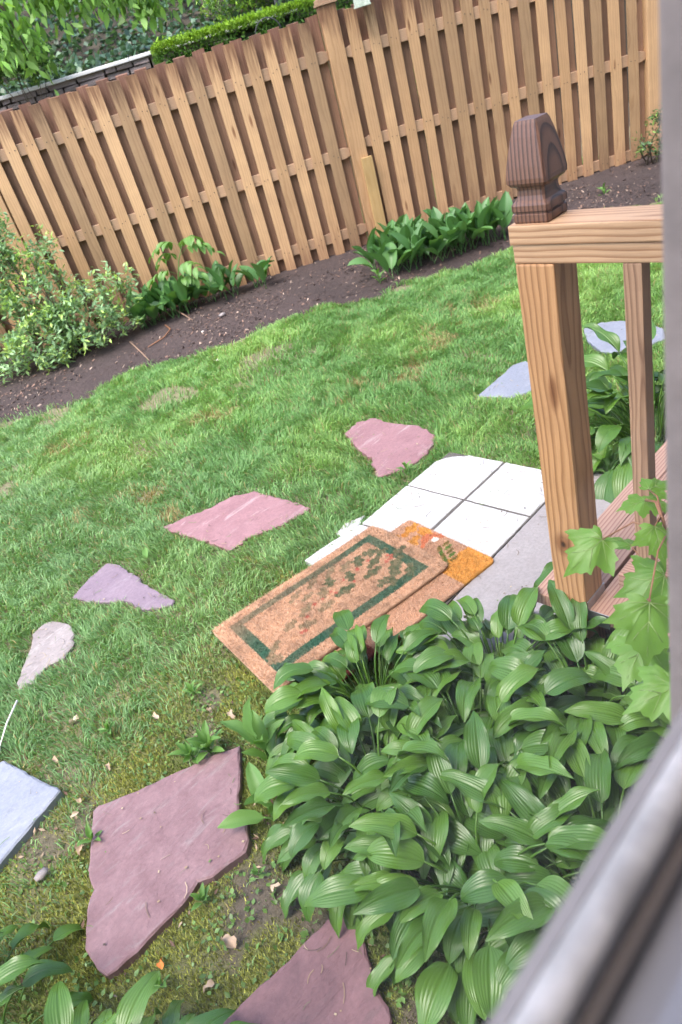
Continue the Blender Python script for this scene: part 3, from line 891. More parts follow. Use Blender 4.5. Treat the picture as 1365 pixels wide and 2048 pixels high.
def mat1_z(u, v):
    """the upper mat sags from the lower one down to the grass on its free end"""
    x = A1[0] + u * math.cos(a1) - v * math.sin(a1); y = A1[1] + u * math.sin(a1) + v * math.cos(a1)
    lx = (x - A2[0]) * math.cos(a2) + (y - A2[1]) * math.sin(a2); ly = -(x - A2[0]) * math.sin(a2) + (y - A2[1]) * math.cos(a2)
    d = np.maximum(np.maximum(-lx, lx - .762), np.maximum(-ly, ly - .457))
    return 0.0165 * (1 - np.clip(d / .10, 0, 1) ** 1.0) + .002 * np.sin(u * 9)


doormat('doormat', tuple(A1), tuple(u1), holly_print, 'tan coir doormat with green border and faded holly leaves on top', 0.014, 22, mat1_z)

# ------------------------------------------------------------------ step, post and railing
step = empty('wooden_step', (1.305, 0.45, 0))
tag(step, 'weathered reddish wooden step between the railing and the concrete slab', 'step')
for i, (y0, y1, x0, x1) in enumerate([(0.876, 0.950, 1.306, 2.55), (0.792, 0.8735, 1.392, 2.55), (0.645, 0.7835, 1.306, 2.55), (0.50, 0.641, 1.306, 2.55)]):
    mb = MB(); mb.box(0, x1 - x0, 0, y1 - y0, -0.038, 0)
    link('tread_board', mb.mesh('tread_board', M['tread'], bevel=.003), step, (x0 - 1.305, y0 - .45, 0.262 + .0015 * (i % 2)))
mb = MB(); mb.box(0, 1.2, 0, .03, -0.17, 0); link('riser', mb.mesh('riser', M['tread'], bevel=.002), step, (0.10, .46, 0.222))
for x in (0.115, 1.15):
    mb = MB(); mb.box(0, .038, 0, .40, -0.19, 0); link('stringer', mb.mesh('stringer', M['tread'], bevel=.002), step, (x, .05, 0.222))
mb = MB(); mb.box(-0.002, 0.09, -0.0035, -0.0005, 0.215, 0.29); mb.box(-.002, 0.0, -.06, -.0036, 0.218, 0.266)
link('bracket', mb.mesh('bracket', M['steel'], bevel=.0005, seg=1), step, (-0.001, .7855 - .45 - .0, 0))

rail = empty('stair_railing', (1.343, 0.829, 0))
tag(rail, 'new pine stair railing with square newel post and dark carved finial', 'railing')
PX0, PX1, PY0, PY1 = 1.299, 1.389, 0.785, 0.873


def zpost(name, x0, x1, y0, y1, z0, z1, mat, bev=.004):
    """vertical lumber: mesh local x is up"""
    mb = MB(); mb.box(0, z1 - z0, -(x1 - x0) / 2, (x1 - x0) / 2, -(y1 - y0) / 2, (y1 - y0) / 2)
    return link(name, mb.mesh(name, mat, bevel=bev), rail, ((x0 + x1) / 2 - 1.343, (y0 + y1) / 2 - .829, z0), UPROT)


zpost('newel_post', PX0, PX1, PY0, PY1, -0.15, 1.1875, M['lumber'])


def ylumber(name, x0, x1, y0, y1, z0, z1, mat):
    mb = MB(); mb.box(0, y1 - y0, -(x1 - x0) / 2, (x1 - x0) / 2, -(z1 - z0) / 2, (z1 - z0) / 2)
    return link(name, mb.mesh(name, mat, bevel=.003), rail, ((x0 + x1) / 2 - 1.343, y0 - .829, (z0 + z1) / 2), Matrix(((0, 1, 0), (1, 0, 0), (0, 0, -1))).to_euler())


ylumber('lower_rail', 1.3005, 1.388, 0.021, 0.8745, 1.1880, 1.2262, M['rail_pine'])
ylumber('cap_rail', 1.297, 1.388, 0.021, 0.8785, 1.2266, 1.2655, M['rail_pine'])
for yb in (0.645, 0.51, 0.375, 0.24, 0.105):
    zpost('baluster', 1.3015, 1.337, yb - .036, yb, 0.4215, 1.1876, M['baluster'], .002)
ylumber('bottom_rail', 1.300, 1.384, 0.021, 0.692, 0.384, 0.421, M['tread'])
# finial: square sections along height with a moulded profile
prof = [(0.0, .0415), (.004, .0435), (.016, .0435), (.0185, .040), (.021, .040), (.0235, .0445), (.034, .0445), (.037, .043), (.042, .037), (.050, .0335), (.060, .0325),
        (.066, .0345), (.070, .0425), (.076, .0475), (.084, .0482), (.105, .0455), (.130, .0405), (.155, .0345), (.176, .0275), (.182, .0245)]
mb = MB()
v = []; n = 8
for z, h in prof:
    h *= .91
    c = min(.004, h * .12) if z < .17 else .002
    for (a, b_) in ((-h + c, -h), (h - c, -h), (h, -h + c), (h, h - c), (h - c, h), (-h + c, h), (-h, h - c), (-h, -h + c)):
        v.append((z, a, b_))
f = [(i * n + k, i * n + (k + 1) % n, (i + 1) * n + (k + 1) % n, (i + 1) * n + k) for i in range(len(prof) - 1) for k in range(n)]
f += [tuple(range(n - 1, -1, -1)), tuple((len(prof) - 1) * n + k for k in range(n))]
mb.add(v, f)
link('finial', mb.mesh('finial', M['walnut']), rail, (1.347 - 1.343, .832 - .829, 1.2658), UPROT)

# ------------------------------------------------------------------ leaves


def strap_leaf(Lp, L, W, e0, e1, e2, cup=0.25, ribs=5, rib_amp=.0011, wave=.004, seed=0, nu=15, nv=31, twist=0.0, widest=.40, pr=.0028, tip=1.0):
    """petiole of length Lp starting at elevation e0, blade of length L whose elevation runs e1 -> e2.
    Root at the origin, leaf grows along +x."""
    r = random.Random(seed)
    mb = MB()
    # centre line
    pts = []; x = z = 0.0
    ns = 6
    for i in range(ns + 1):
        pts.append((x, 0, z))
        u = (i + .5) / ns
        a = e0 + (e1 - e0) * u * u
        x += math.cos(a) * Lp / ns; z += math.sin(a) * Lp / ns
    bl = [(pts[-1][0], pts[-1][2], e1)]
    x, z = pts[-1][0], pts[-1][2]
    for i in range(nu):
        u = (i + .5) / nu
        a = e1 + (e2 - e1) * (u ** 1.3)
        x += math.cos(a) * L / nu; z += math.sin(a) * L / nu
        bl.append((x, z, a))
    V = []; ph = r.uniform(0, 6); asym = r.uniform(-.12, .12)
    p_, q_ = widest, 1.0 - widest
    norm = (p_ ** (p_ * 1.5)) * (q_ ** (q_ * 1.5))
    for i, (cx, cz, a) in enumerate(bl):
        u = i / nu
        w = W * .5 * ((max(u, .0) ** (p_ * 1.5)) * ((1 - u) ** (q_ * 1.5 * tip)) / norm) + .0009
        tx, tz = math.cos(a), math.sin(a); nx, nz = -tz, tx
        for j in range(nv):
            t = -1 + 2 * j / (nv - 1)
            ww = w * (1 + asym * t)
            h = cup * (abs(t) ** 1.4) * ww
            h += -.0022 * math.exp(-(t / .06) ** 2) * min(1, w / (W * .3))
            h += rib_amp * math.cos(2 * math.pi * ribs * abs(t)) * min(1, w / (W * .35)) * (1 - abs(t) ** 6)
            h += wave * math.sin(u * 11 + ph + (1.7 if t > 0 else 0)) * abs(t) ** 3 * min(1, w / (W * .3))
            yy = t * ww * math.cos(min(1.2, cup * .9 * abs(t)))
            tw = twist * u
            y2 = yy * math.cos(tw) - h * math.sin(tw); h2 = yy * math.sin(tw) + h * math.cos(tw)
            V.append((cx + nx * h2, y2, cz + nz * h2))
    Fc = [(i * nv + j, i * nv + j + 1, (i + 1) * nv + j + 1, (i + 1) * nv + j) for i in range(nu) for j in range(nv - 1)]
    mb.add(V, Fc)
    if Lp > 0.005: mb.tube(pts, [pr * 1.3] + [pr] * (ns - 1) + [pr * .7], 5)
    return mb


hosta_var = []
for i in range(20):
    t = i / 19.0
    r = random.Random(100 + i)
    e0 = R(86 - 46 * t) + r.uniform(-.08, .08)
    e1 = R(40 - 42 * t) + r.uniform(-.25, .25)
    e2 = e1 - R(r.uniform(45, 95))
    mb = strap_leaf(r.uniform(.15, .25) * (1.0 - .15 * t), r.uniform(.110, .160), r.uniform(.050, .072), e0, e1, e2, cup=r.uniform(.08, .45), ribs=5,
                    rib_amp=.0007, wave=r.uniform(.002, .009), seed=i, twist=r.uniform(-.5, .5), widest=r.uniform(.34, .44), tip=r.uniform(1.0, 1.25))
    hosta_var.append(mb.mesh('hosta_leaf', M['hosta'], True))


def hosta(loc, n, label, R0=1.0, seed=0, yaw_bias=None, lean=None):
    r = random.Random(seed)
    root = empty('hosta', loc)
    tag(root, label, 'hosta', 'hosta plants in the garden')
    for k in range(n):
        t = ((k + .5) / n) ** 1.05
        iv = min(19, max(0, int(t * 19.99 + r.uniform(-3, 3))))
        yaw = k * 2.39996 + r.uniform(-.3, .3)
        if yaw_bias is not None and r.random() < yaw_bias[1]:
            yaw = yaw_bias[0] + r.gauss(0, .8)
        rad = .02 + .13 * t ** .7 * r.uniform(.3, 1.2)
        sc = R0 * r.uniform(.72, 1.05)
        o = link('leaf', hosta_var[iv], root, (rad * math.cos(yaw), rad * math.sin(yaw), r.uniform(-.01, .03)),
                 (r.uniform(-.22, .22), r.uniform(-.18, .18), yaw))
        o.scale = (sc, sc, sc)
    return root


HOSTAS = [((0.63, 1.00, 0), 118, 'hosta at the left front of the big clump beside the large flagstone', 1.0, 1),
          ((0.86, 1.22, 0), 112, 'hosta spilling over the lower edge of the holly doormat', 1.0, 2),
          ((0.61, 0.68, 0), 104, 'hosta nearest the dark red flagstone, below the window sill', 1.05, 3),
          ((0.84, 0.86, 0), 118, 'hosta in the middle of the big clump', 1.05, 4),
          ((1.12, 0.96, 0), 112, 'hosta between the orange doormat and the newel post', 1.0, 5),
          ((1.12, 0.68, 0), 108, 'hosta at the foot of the newel post', 1.05, 11),
          ((1.16, 0.42, 0), 80, 'hosta under the maple seedling leaves', 1.05, 6),
          ((0.72, 0.44, 0), 108, 'hosta partly hidden by the blurred window sill', 1.1, 7)]
for loc, n, lb, sc, sdn in HOSTAS: hosta(loc, n, lb, sc, sdn)
hosta((-0.27, 0.98, 0), 56, 'hosta clump at the bottom left corner of the view', .92, 8)
hosta((-0.37, 1.40, 0), 44, 'hosta reaching in from the left edge below the bluestone slab', .92, 13)
hosta((-0.15, 0.86, 0), 40, 'hosta along the bottom edge, left of the dark red flagstone', .95, 9)
hosta((2.55, 1.16, 0), 84, 'light green hosta behind the step and baluster', 1.5, 10)
hosta((2.95, 1.02, 0), 44, 'hosta by the right window casing beyond the step', 1.2, 12)

# lily of the valley
lily_var = []
for i in range(8):
    t = i / 7.0; r = random.Random(300 + i)
    mb = strap_leaf(r.uniform(.05, .09), r.uniform(.15, .20), r.uniform(.070, .092), R(88 - 25 * t), R(82 - 34 * t), R(66 - 75 * t) + r.uniform(-.2, .2),
                    cup=r.uniform(.3, .7), ribs=3, rib_amp=.0004, wave=.003, seed=40 + i, nu=9, nv=9, twist=r.uniform(-.4, .4), widest=.46, pr=.002)
    lily_var.append(mb.mesh('lily_leaf', M['lily'], True))


def lily_clump(name, label, spots, seed):
    r = random.Random(seed)
    cx = sum(s[0] for s in spots) / len(spots); cy = sum(s[1] for s in spots) / len(spots)
    root = empty(name, (cx, cy, bed_z(cx, cy)))
    tag(root, label, 'lily of the valley', 'broad leaved clumps in the planting bed')
    for (x, y) in spots:
        yaw = r.uniform(0, 6.28)
        for q in range(2):
            sc = r.uniform(1.05, 1.45)
            o = link('leaf', r.choice(lily_var), root, (x - cx + r.uniform(-.01, .01), y - cy + r.uniform(-.01, .01), -.01),
                     (r.uniform(-.15, .15), r.uniform(-.15, .15), yaw + q * math.pi * r.uniform(.75, 1.25)))
            o.scale = (sc,) * 3
    return root


r = random.Random(8)
spots = []
poly = [(4.20, 4.08), (4.16, 3.96), (4.50, 3.78), (5.02, 3.42), (5.22, 3.52), (5.1, 3.75), (4.85, 4.12), (4.62, 4.36), (4.42, 4.30)]
while len(spots) < 96:
    x, y = r.uniform(4, 5.3), r.uniform(3.3, 4.6)
    if in_poly(np.array([x]), np.array([y]), poly)[0] and all((x - a) ** 2 + (y - b_) ** 2 > .035 ** 2 for a, b_ in spots): spots.append((x, y))
lily_clump('lily_clump', 'large clump of upright broad green leaves in front of the fence post', spots, 1)
spots = [fp(-.95 + 1.18 * t + r.uniform(-.03, .03), -.15 - .22 * r.random())[:2] for t in [k / 33 for k in range(34)] if not .80 < t < .90]
spots += [fp(-.95 + .55 * r.random(), -.2 - .25 * r.random())[:2] for _ in range(18)]
lily_clump('lily_clump', 'low row of broad green leaves at the fence foot beside the shrub', spots, 2)


# small-leaf clouds ---------------------------------------------------------
def leaf_cloud(P, size, cols, r, droop=0.3, aspect=.42, up=None, fold=.2):
    """P (n,3) leaf bases; each leaf a folded rhomb of 4 triangles"""
    n = len(P)
    yaw = r.uniform(0, 6.283, n); el = r.normal(0.25, .6, n) - droop
    d = np.stack([np.cos(yaw) * np.cos(el), np.sin(yaw) * np.cos(el), np.sin(el)], -1)
    if up is not None: d = d * (1 - up) + np.array([0, 0, 1.0]) * up; d /= np.linalg.norm(d, axis=1)[:, None]
    a = np.cross(d, r.normal(0, 1, (n, 3)) * .4 + np.array([0, 0, 1.0])); a /= np.linalg.norm(a, axis=1)[:, None] + 1e-9
    nn = np.cross(a, d)
    s = (size * r.uniform(.6, 1.3, n))[:, None]
    m1 = P + d * s * .45; 
    v = np.stack([P, m1 + a * s * aspect * .5 + nn * s * fold * .25, P + d * s, m1 - a * s * aspect * .5 + nn * s * fold * .25, m1 - nn * s * fold * .08], 1).reshape(-1, 3)
    b = np.arange(n)[:, None] * 5
    f = np.concatenate([b + np.array([[0, 1, 4]]), b + np.array([[1, 2, 4]]), b + np.array([[2, 3, 4]]), b + np.array([[3, 0, 4]])], 0)
    return v, f, np.repeat(cols, 5, 0)


def bush(name, label, cat, base, blobs, n_twigs, per, size, c_old, c_new, seed, stems=7, aspect=.42, new_frac=.35, group=None, mat='foliage', spread=.06, droop=.2):
    """blobs: list of (x,y,z,rx,ry,rz) world ellipsoids for the crown"""
    r = np.random.default_rng(seed)
    root = empty(name, base)
    tag(root, label, cat, group)
    wts = np.array([b[3] * b[4] * b[5] for b in blobs]) ** .8; wts /= wts.sum()
    bi = r.choice(len(blobs), n_twigs, p=wts)
    B = np.array(blobs)[bi]
    d = r.normal(0, 1, (n_twigs, 3)); d /= np.linalg.norm(d, axis=1)[:, None]
    rad = r.uniform(.35, 1.05, n_twigs) ** .6
    T = B[:, :3] + d * B[:, 3:] * rad[:, None]
    T[:, 2] = np.maximum(T[:, 2], base[2] + .03)
    mb = MB()
    order = r.permutation(n_twigs)
    for q in range(stems):
        t = T[order[q]]
        b0 = Vector(base) + Vector((r.normal(0, .05), r.normal(0, .05), 0))
        m = b0.lerp(Vector(t), .5) + Vector((r.normal(0, .05), r.normal(0, .05), .06))
        mb.tube([tuple(b0 - Vector(base)), tuple(m - Vector(base)), tuple(Vector(t) - Vector(base))], [.010, .006, .002], 5)
    for q in range(stems, min(n_twigs, stems + 90)):
        t = Vector(T[order[q]]); c = Vector(B[order[q], :3]); s = t.lerp(c, .55)
        mb.tube([tuple(s - Vector(base)), tuple(t - Vector(base))], [.0035, .0012], 4)
    link('stems', mb.mesh('stems', M['bark'], True), root)
    P = np.repeat(T, per, 0); out = np.repeat(d, per, 0)
    k = r.uniform(-1, 1, len(P))
    P = P + out * k[:, None] * spread * .7 + r.normal(0, spread * .38, P.shape)
    P[:, 2] = np.maximum(P[:, 2], base[2] + .02)
    newness = np.clip((k + r.normal(0, .4, len(P)) - (1 - 2 * new_frac)) * 3, 0, 1) * np.repeat(rad > .75, per)
    cc = (np.array(c_old) * (1 - newness[:, None]) + np.array(c_new) * newness[:, None]) * r.uniform(.65, 1.35, (len(P), 1))
    v, f, c3 = leaf_cloud(P - np.array(base), size, cc, r, droop, aspect)
    o = link('crown', np_mesh('crown', v, f, M[mat], c3), root)
    return root


def bl(s, n, z, rs, rz, rn=None):
    x, y, _ = fp(s, n)
    return (x, y, z, rs, rn or rs, rz)


bush('shrub', 'loose glossy small leaved green shrub in front of the fence at left', 'shrub', fp(-1.42, -.62, 0.02),
     [bl(-1.80, -.5, 1.10, .16, .18), bl(-1.62, -.5, 1.0, .15, .24), bl(-1.40, -.5, .84, .13, .20), bl(-1.85, -.5, .80, .22, .28), bl(-1.5, -.55, .55, .28, .26), bl(-1.25, -.62, .32, .30, .26), bl(-1.62, -.65, .25, .30, .22),
      bl(-1.0, -.52, .50, .10, .12), bl(-.86, -.5, .42, .12, .14), bl(-.98, -.55, .22, .18, .14), bl(-1.9, -.5, .45, .25, .3), bl(-1.95, -.7, .14, .16, .10), bl(-2.3, -.5, .6, .3, .4)],
     700, 15, .052, (0.24, 0.39, 0.19), (0.42, 0.60, 0.16), 5, stems=14, aspect=.40, new_frac=.40, spread=.055)
bush('small_shrub', 'small bright green shrub against the fence at far right', 'shrub', fp(3.84, -.28, 0.0),
     [bl(3.80, -.28, .22, .085, .09), bl(3.92, -.28, .34, .07, .12), bl(3.98, -.28, .14, .1, .1)], 44, 12, .05, (0.07, 0.15, 0.05), (0.2, 0.36, 0.07), 6, stems=5, aspect=.3)

# ash-like seedling with compound leaves
sd_o = empty('seedling', fp(-.56, -.30, 0.01)); sd_o.scale = (1.12,) * 3
tag(sd_o, 'young seedling with drooping compound leaves against the fence', 'seedling')
mb = MB(); mb.tube([(0, 0, 0), (.05, -.03, .22), (.12, -.06, .40), (.17, -.10, .50)], [.006, .005, .004, .002], 6)
link('stem', mb.mesh('stem', M['weed'], True), sd_o)
lf = strap_leaf(0.0, .092, .038, .1, .1, -.9, cup=.2, ribs=0, rib_amp=0, wave=.002, nu=6, nv=5, seed=4, widest=.45).mesh('leaflet', M['weed'], True)
q = 0
r = random.Random(12)
for (h, yaw, L) in ((.20, 2.6, .22), (.24, -.5, .20), (.30, 2.9, .24), (.33, -.9, .26), (.40, 2.3, .26), (.42, -.3, .28), (.47, 1.2, .2), (.49, 2.7, .24), (.5, -.6, .2)):
    yaw += FENCE_RZ
    bx_, by_ = .05 + (h - .22) * .4, -.03 - (h - .22) * .2
    cp = empty('compound_leaf'); cp.parent = sd_o; cp.location = (bx_, by_, h)
    pts = []
    for i in range(7):
        u = i / 6
        pts.append((math.cos(yaw) * L * u, math.sin(yaw) * L * u, .10 * L * math.sin(u * 2.6) * 3 - .25 * L * u * u))
    mb = MB(); mb.tube(pts, .0014, 4)
    bpy.data.objects.remove(cp)
    cp = link('compound_leaf', mb.mesh('compound_leaf', M['weed'], True), sd_o, (bx_, by_, h))
    for i in range(2, 7):
        for s in ((-1, 1) if i < 6 else (0,)):
            o = link('leaflet', lf, cp, pts[i], (r.uniform(-.3, .3), .35 + r.uniform(-.2, .4), yaw + s * 1.05 + r.uniform(-.15, .15)))
            o.scale = (r.uniform(.8, 1.15),) * 3

# ------------------------------------------------------------------ beyond the fence
# stone retaining wall
rw = empty('retaining_wall', fp(-2.0, 3.0, 0), FENCE_RZ)
tag(rw, 'dry stone retaining wall with pale cap seen above the fence', 'stone wall')
mb = MB(); mb.box(-3.4, 3.6, 0.06, 0.24, -0.05, 1.99); link('wall_core', mb.mesh('wall_core', m_bank), rw)
sv = []
for i in range(8):
    r = random.Random(500 + i)
    mb = MB(); mb.box(-.5, .5, 0, .1, 0, 1)
    me = mb.mesh('stone', M['wall_stone'], bevel=.04, seg=1)
    for vv in me.vertices:
        vv.co.x += r.uniform(-.05, .05); vv.co.z += r.uniform(-.10, .10); vv.co.y += r.uniform(-.022, .014)
    sv.append(me)
r = random.Random(77)
z = 1.2
while z < 1.985:
    h = r.uniform(.04, .075)
    x = -2.6 + r.uniform(0, .2)
    while x < 2.6:
        w = r.uniform(.10, .34)
        o = link('stone', r.choice(sv), rw, (x + w / 2, r.uniform(-.03, .0), z))
        o.scale = (w - .010, 1, h - .007)
        x += w
    z += h
x = -3.0
while x < 3.0:
    w = r.uniform(.5, .8)
    mb = MB(); mb.box(0, w - .006, 0, .32, 0, .036)
    link('cap_stone', mb.mesh('cap_stone', M['cap_stone'], bevel=.006), rw, (x, -.055 + r.uniform(-.006, .006), 2.005 + r.uniform(-.002, .003)))
    x += w

# ivy over the bank
rr = np.random.default_rng(31)
N = 15000
s = rr.uniform(-4, 5.5, N); n_ = 3.25 + 3.6 * rr.random(N) ** 1.2
zz = np.interp(n_, [3.25, 3.7, 6.0, 9.0], [1.97, 2.0, 3.4, 5.2]) + .10 * fbm(s, n_, 2.5, 3) + rr.uniform(0, .10, N)
thin = (fbm(s, n_, 1.8, 8) > .36) | (n_ > 3.9)
s, n_, zz = s[thin], n_[thin], zz[thin]
P = FD[None] * s[:, None] + FN[None] * (FO + n_)[:, None]
P = np.column_stack([P, zz])
cc = np.array([0.055, 0.11, 0.06]) * rr.uniform(.5, 1.6, (len(P), 1)) + np.array([0.02, 0.03, .01]) * (fbm(s, n_, 1.2, 9) > .55)[:, None]
v, f, c3 = leaf_cloud(P, .085, cc, rr, .1, .85)
o = link('ivy', np_mesh('ivy', v, f, M['foliage'], c3))
tag(o, 'dark ivy covering the bank above the stone wall', 'ivy', kind='stuff')

# clipped hedge
hd = empty('hedge', fp(1.4, 2.3, 0), FENCE_RZ)
tag(hd, 'clipped bright green hedge behind the fence', 'hedge')
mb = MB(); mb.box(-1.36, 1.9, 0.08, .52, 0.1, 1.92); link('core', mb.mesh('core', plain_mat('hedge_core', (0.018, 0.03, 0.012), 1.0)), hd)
N = 38000
face = rr.random(N)
s = rr.uniform(-1.46, 1.98, N); d = rr.uniform(-.02, .60, N); zz = rr.uniform(.9, 2.05, N)
wob = .04 * (fbm(s, zz, 4, 4) - .5)
isf = face < .62; ist = (face >= .62) & (face < .88); ise = face >= .88
d = np.where(isf, rr.uniform(-.03, .06, N) + wob, d)
zz = np.where(ist, 2.035 + rr.normal(0, .016, N) + wob, np.minimum(zz, 2.035))
s = np.where(ise, np.where(rr.random(N) < .7, -1.46, 1.96) + rr.uniform(-.04, .05, N), s)
hole = (fbm(s, zz, 7, 6) < .30) & isf & (zz < 1.97)
s, d, zz = s[~hole], d[~hole], zz[~hole]
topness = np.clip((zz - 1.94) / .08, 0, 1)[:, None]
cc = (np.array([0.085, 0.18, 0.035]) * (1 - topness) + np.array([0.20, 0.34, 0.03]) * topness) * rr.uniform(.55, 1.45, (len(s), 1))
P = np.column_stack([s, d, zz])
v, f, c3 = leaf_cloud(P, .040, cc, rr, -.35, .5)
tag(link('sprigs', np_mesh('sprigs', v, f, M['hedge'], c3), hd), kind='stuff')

bush('yellow_green_shrub', 'yellow green feathery shrub behind the hedge', 'shrub', fp(1.05, 3.6, 1.95), [bl(.95, 3.6, 2.36, .35, .34), bl(1.3, 3.7, 2.45, .3, .3)],
     260, 14, .06, (0.12, 0.24, 0.03), (0.26, 0.42, 0.04), 41, aspect=.3)
bush('evergreen_shrub', 'dark evergreen shrub behind the fence post', 'shrub', fp(1.95, 3.7, 1.9), [bl(1.9, 3.6, 2.35, .5, .45), bl(2.6, 3.4, 2.3, .6, .5)],
     260, 14, .06, (0.02, 0.045, 0.02), (0.04, 0.08, 0.03), 42, aspect=.3)
bush('bank_shrub', 'light green leafy shrub below the hanging branches at upper left', 'shrub', fp(-1.5, 2.75, 1.3), [bl(-1.35, 2.72, 2.26, .24, .17, .2), bl(-1.7, 2.75, 2.36, .28, .20, .2)],
     200, 13, .075, (0.09, 0.19, 0.05), (0.22, 0.38, 0.07), 43, aspect=.45)
mb = MB(); mb.tube([(0, 0, 0), (0, 0, 2.6)], .018, 8)
po = link('metal_pole', mb.mesh('metal_pole', M['rubber']), None, fp(1.38, 3.0, 0))
tag(po, 'thin dark metal pole rising behind the hedge', 'pole')
mb = MB(); mb.tube([(.14 * math.cos(a), 0, .14 * math.sin(a)) for a in [k * math.pi / 10 for k in range(0, 11)]], .006, 6)
wo_ = link('wire_hoop', mb.mesh('wire_hoop', M['rubber'], True), None, fp(1.12, 2.22, 1.86), (0, 0, FENCE_RZ))
tag(wo_, 'dark wire hoop poking out of the hedge near the fence post', 'wire hoop')

# overhanging tree: trunk outside the view, limbs reaching over the fence
tb_ = fp(-4.2, 2.2, 0)
tree = empty('tree', tb_)
tag(tree, 'tree whose drooping light green leafy branches hang into the upper left', 'tree')
mb = MB()
mb.tube([(0, 0, -.1), (.05, 0, 1.2), (.0, .05, 2.6), (.15, 0, 4.2), (.1, .1, 6.0)], [.17, .14, .12, .09, .05], 10)
rel = lambda s, n, z: tuple(np.array(fp(s, n, z)) - np.array(tb_))
mb.tube([(0, .05, 2.7), rel(-2.6, 1.6, 3.7), rel(-1.4, 1.2, 3.3), rel(-.3, 1.0, 2.75), rel(.6, .9, 2.35)], [.07, .05, .035, .018, .006], 7)
mb.tube([rel(-2.6, 1.6, 3.7), rel(-1.7, 1.1, 3.1), rel(-1.15, 1.0, 2.55), rel(-1.08, .95, 2.2)], [.035, .025, .014, .004], 6)
link('trunk', mb.mesh('trunk', M['bark'], True), tree)
rr = np.random.default_rng(19)
cl = []
for (s0, n0, z0, s1, n1, z1, k, spread) in ((-1.35, 1.0, 2.75, -1.02, 1.0, 2.20, 120, .10), (-1.75, 1.0, 2.9, -1.25, 1.0, 2.25, 130, .13), (-1.1, 1.0, 2.75, -.55, 1.0, 2.40, 120, .10), (-.9, 1.0, 2.7, -.2, 1.0, 2.42, 110, .09),
                                            (-.4, 1.0, 2.55, .15, 1.0, 2.25, 80, .07), (-.1, 1.0, 2.6, .55, 1.0, 2.30, 80, .06), (-2.4, 1.1, 3.2, -1.6, 1.0, 2.6, 170, .2), (-1.5, 1.1, 3.1, -.2, 1.0, 2.8, 260, .16), (-.3, 1.1, 2.9, 1.0, 1.0, 2.62, 160, .1), (0.02, 1, 2.45, -.06, 1, 2.22, 26, .04)):
    k = int(k * 1.7); t = rr.random(k)
    cl.append(np.column_stack([s0 + (s1 - s0) * t, n0 + (n1 - n0) * t, z0 + (z1 - z0) * t]) + rr.normal(0, spread, (k, 3)))
cl = np.vstack(cl)
P = np.array([rel(a, b_, c) for a, b_, c in cl])
n = len(P)
yaw = rr.uniform(0, 6.283, n); el = rr.normal(-1.05, .35, n)
d = np.stack([np.cos(yaw) * np.cos(el), np.sin(yaw) * np.cos(el), np.sin(el)], -1)
a = np.cross(d, rr.normal(0, 1, (n, 3))); a /= np.linalg.norm(a, axis=1)[:, None]
nn = np.cross(a, d)
sz = rr.uniform(.075, .13, n)[:, None]
ring = []
for (u, w, h) in ((0, .02, 0), (.2, .17, .03), (.45, .22, .02), (.75, .12, -.03), (1.0, .0, -.10)):
    ring.append(P + d * sz * u + a * sz * w + nn * sz * h); ring.append(P + d * sz * u - a * sz * w + nn * sz * h)
v = np.stack(ring, 1).reshape(-1, 3)
b0 = np.arange(n)[:, None] * 10
f = np.concatenate([b0 + np.array([[2 * i, 2 * i + 1, 2 * i + 3, 2 * i + 2]]) for i in range(4)], 0)
cc = np.array([0.19, 0.34, 0.08]) * rr.uniform(.55, 1.5, (n, 1)) * np.where(rr.random(n) < .3, 1.3, 1.0)[:, None]
link('crown', np_mesh('crown', v, f, M['tree_leaf'], np.repeat(cc, 10, 0)), tree)

# ------------------------------------------------------------------ maple seedling by the railing
mp_root = empty('maple_seedling', (1.02, 0.33, 0))
tag(mp_root, 'maple seedling with broad lobed leaves in front of the railing', 'seedling')
half = [(0.0, 0.0), (.10, -.10), (.22, -.16), (.34, -.13), (.30, -.04), (.40, .02), (.52, .06), (.50, .14), (.60, .24), (.66, .36), (.55, .37), (.50, .43), (.40, .44), (.30, .46), (.33, .56), (.36, .68), (.27, .68), (.22, .78), (.12, .80), (.07, .92), (0.0, 1.08)]


def maple_mesh(seed):
    r = random.Random(seed)
    pts = [(x * r.uniform(.95, 1.05), y * r.uniform(.97, 1.03)) for x, y in half] + [(-x * r.uniform(.92, 1.05), y * r.uniform(.97, 1.03)) for x, y in half[-2:0:-1]]
    v = [(0, .02, 0.0)]; N = len(pts)
    fold = r.uniform(.10, .22); dr = r.uniform(.25, .55)

    def zz(x, y): return -dr * (y * y) * .6 - fold * abs(x) * .5 - .25 * x * x + .05 * math.sin(x * 9 + y * 7 + seed)
    for s in (.33, .66, 1.0):
        for x, y in pts: v.append((x * s, y * s, zz(x * s, y * s)))
    f = [(0, 1 + i, 1 + (i + 1) % N) for i in range(N)]
    for rg in range(2):
        for i in range(N):
            a, b_ = 1 + rg * N + i, 1 + rg * N + (i + 1) % N
            f.append((a, a + N, b_ + N, b_))
    mb = MB(); mb.add(v, f)
    nblade = len(mb.f)
    # raised veins
    for tx, ty in ((0, .95), (.5, .33), (-.5, .33), (.38, .0), (-.38, .0), (.25, .62), (-.25, .62)):
        ps = [(tx * q, ty * q, zz(tx * q, ty * q) + .004) for q in (0, .3, .6, .9)] if abs(tx) != .25 else [(tx * q, .3 + (ty - .3) * q, zz(tx * q, .3 + (ty - .3) * q) + .004) for q in (0, .5, .95)]
        mb.tube(ps, [.010, .008, .006, .003][:len(ps)], 4)
    me = mb.mesh('maple_leaf', M['maple'], True)
    me.materials.append(M['maple_vein'])
    for p_ in me.polygons:
        if p_.index >= nblade: p_.material_index = 1
    return me


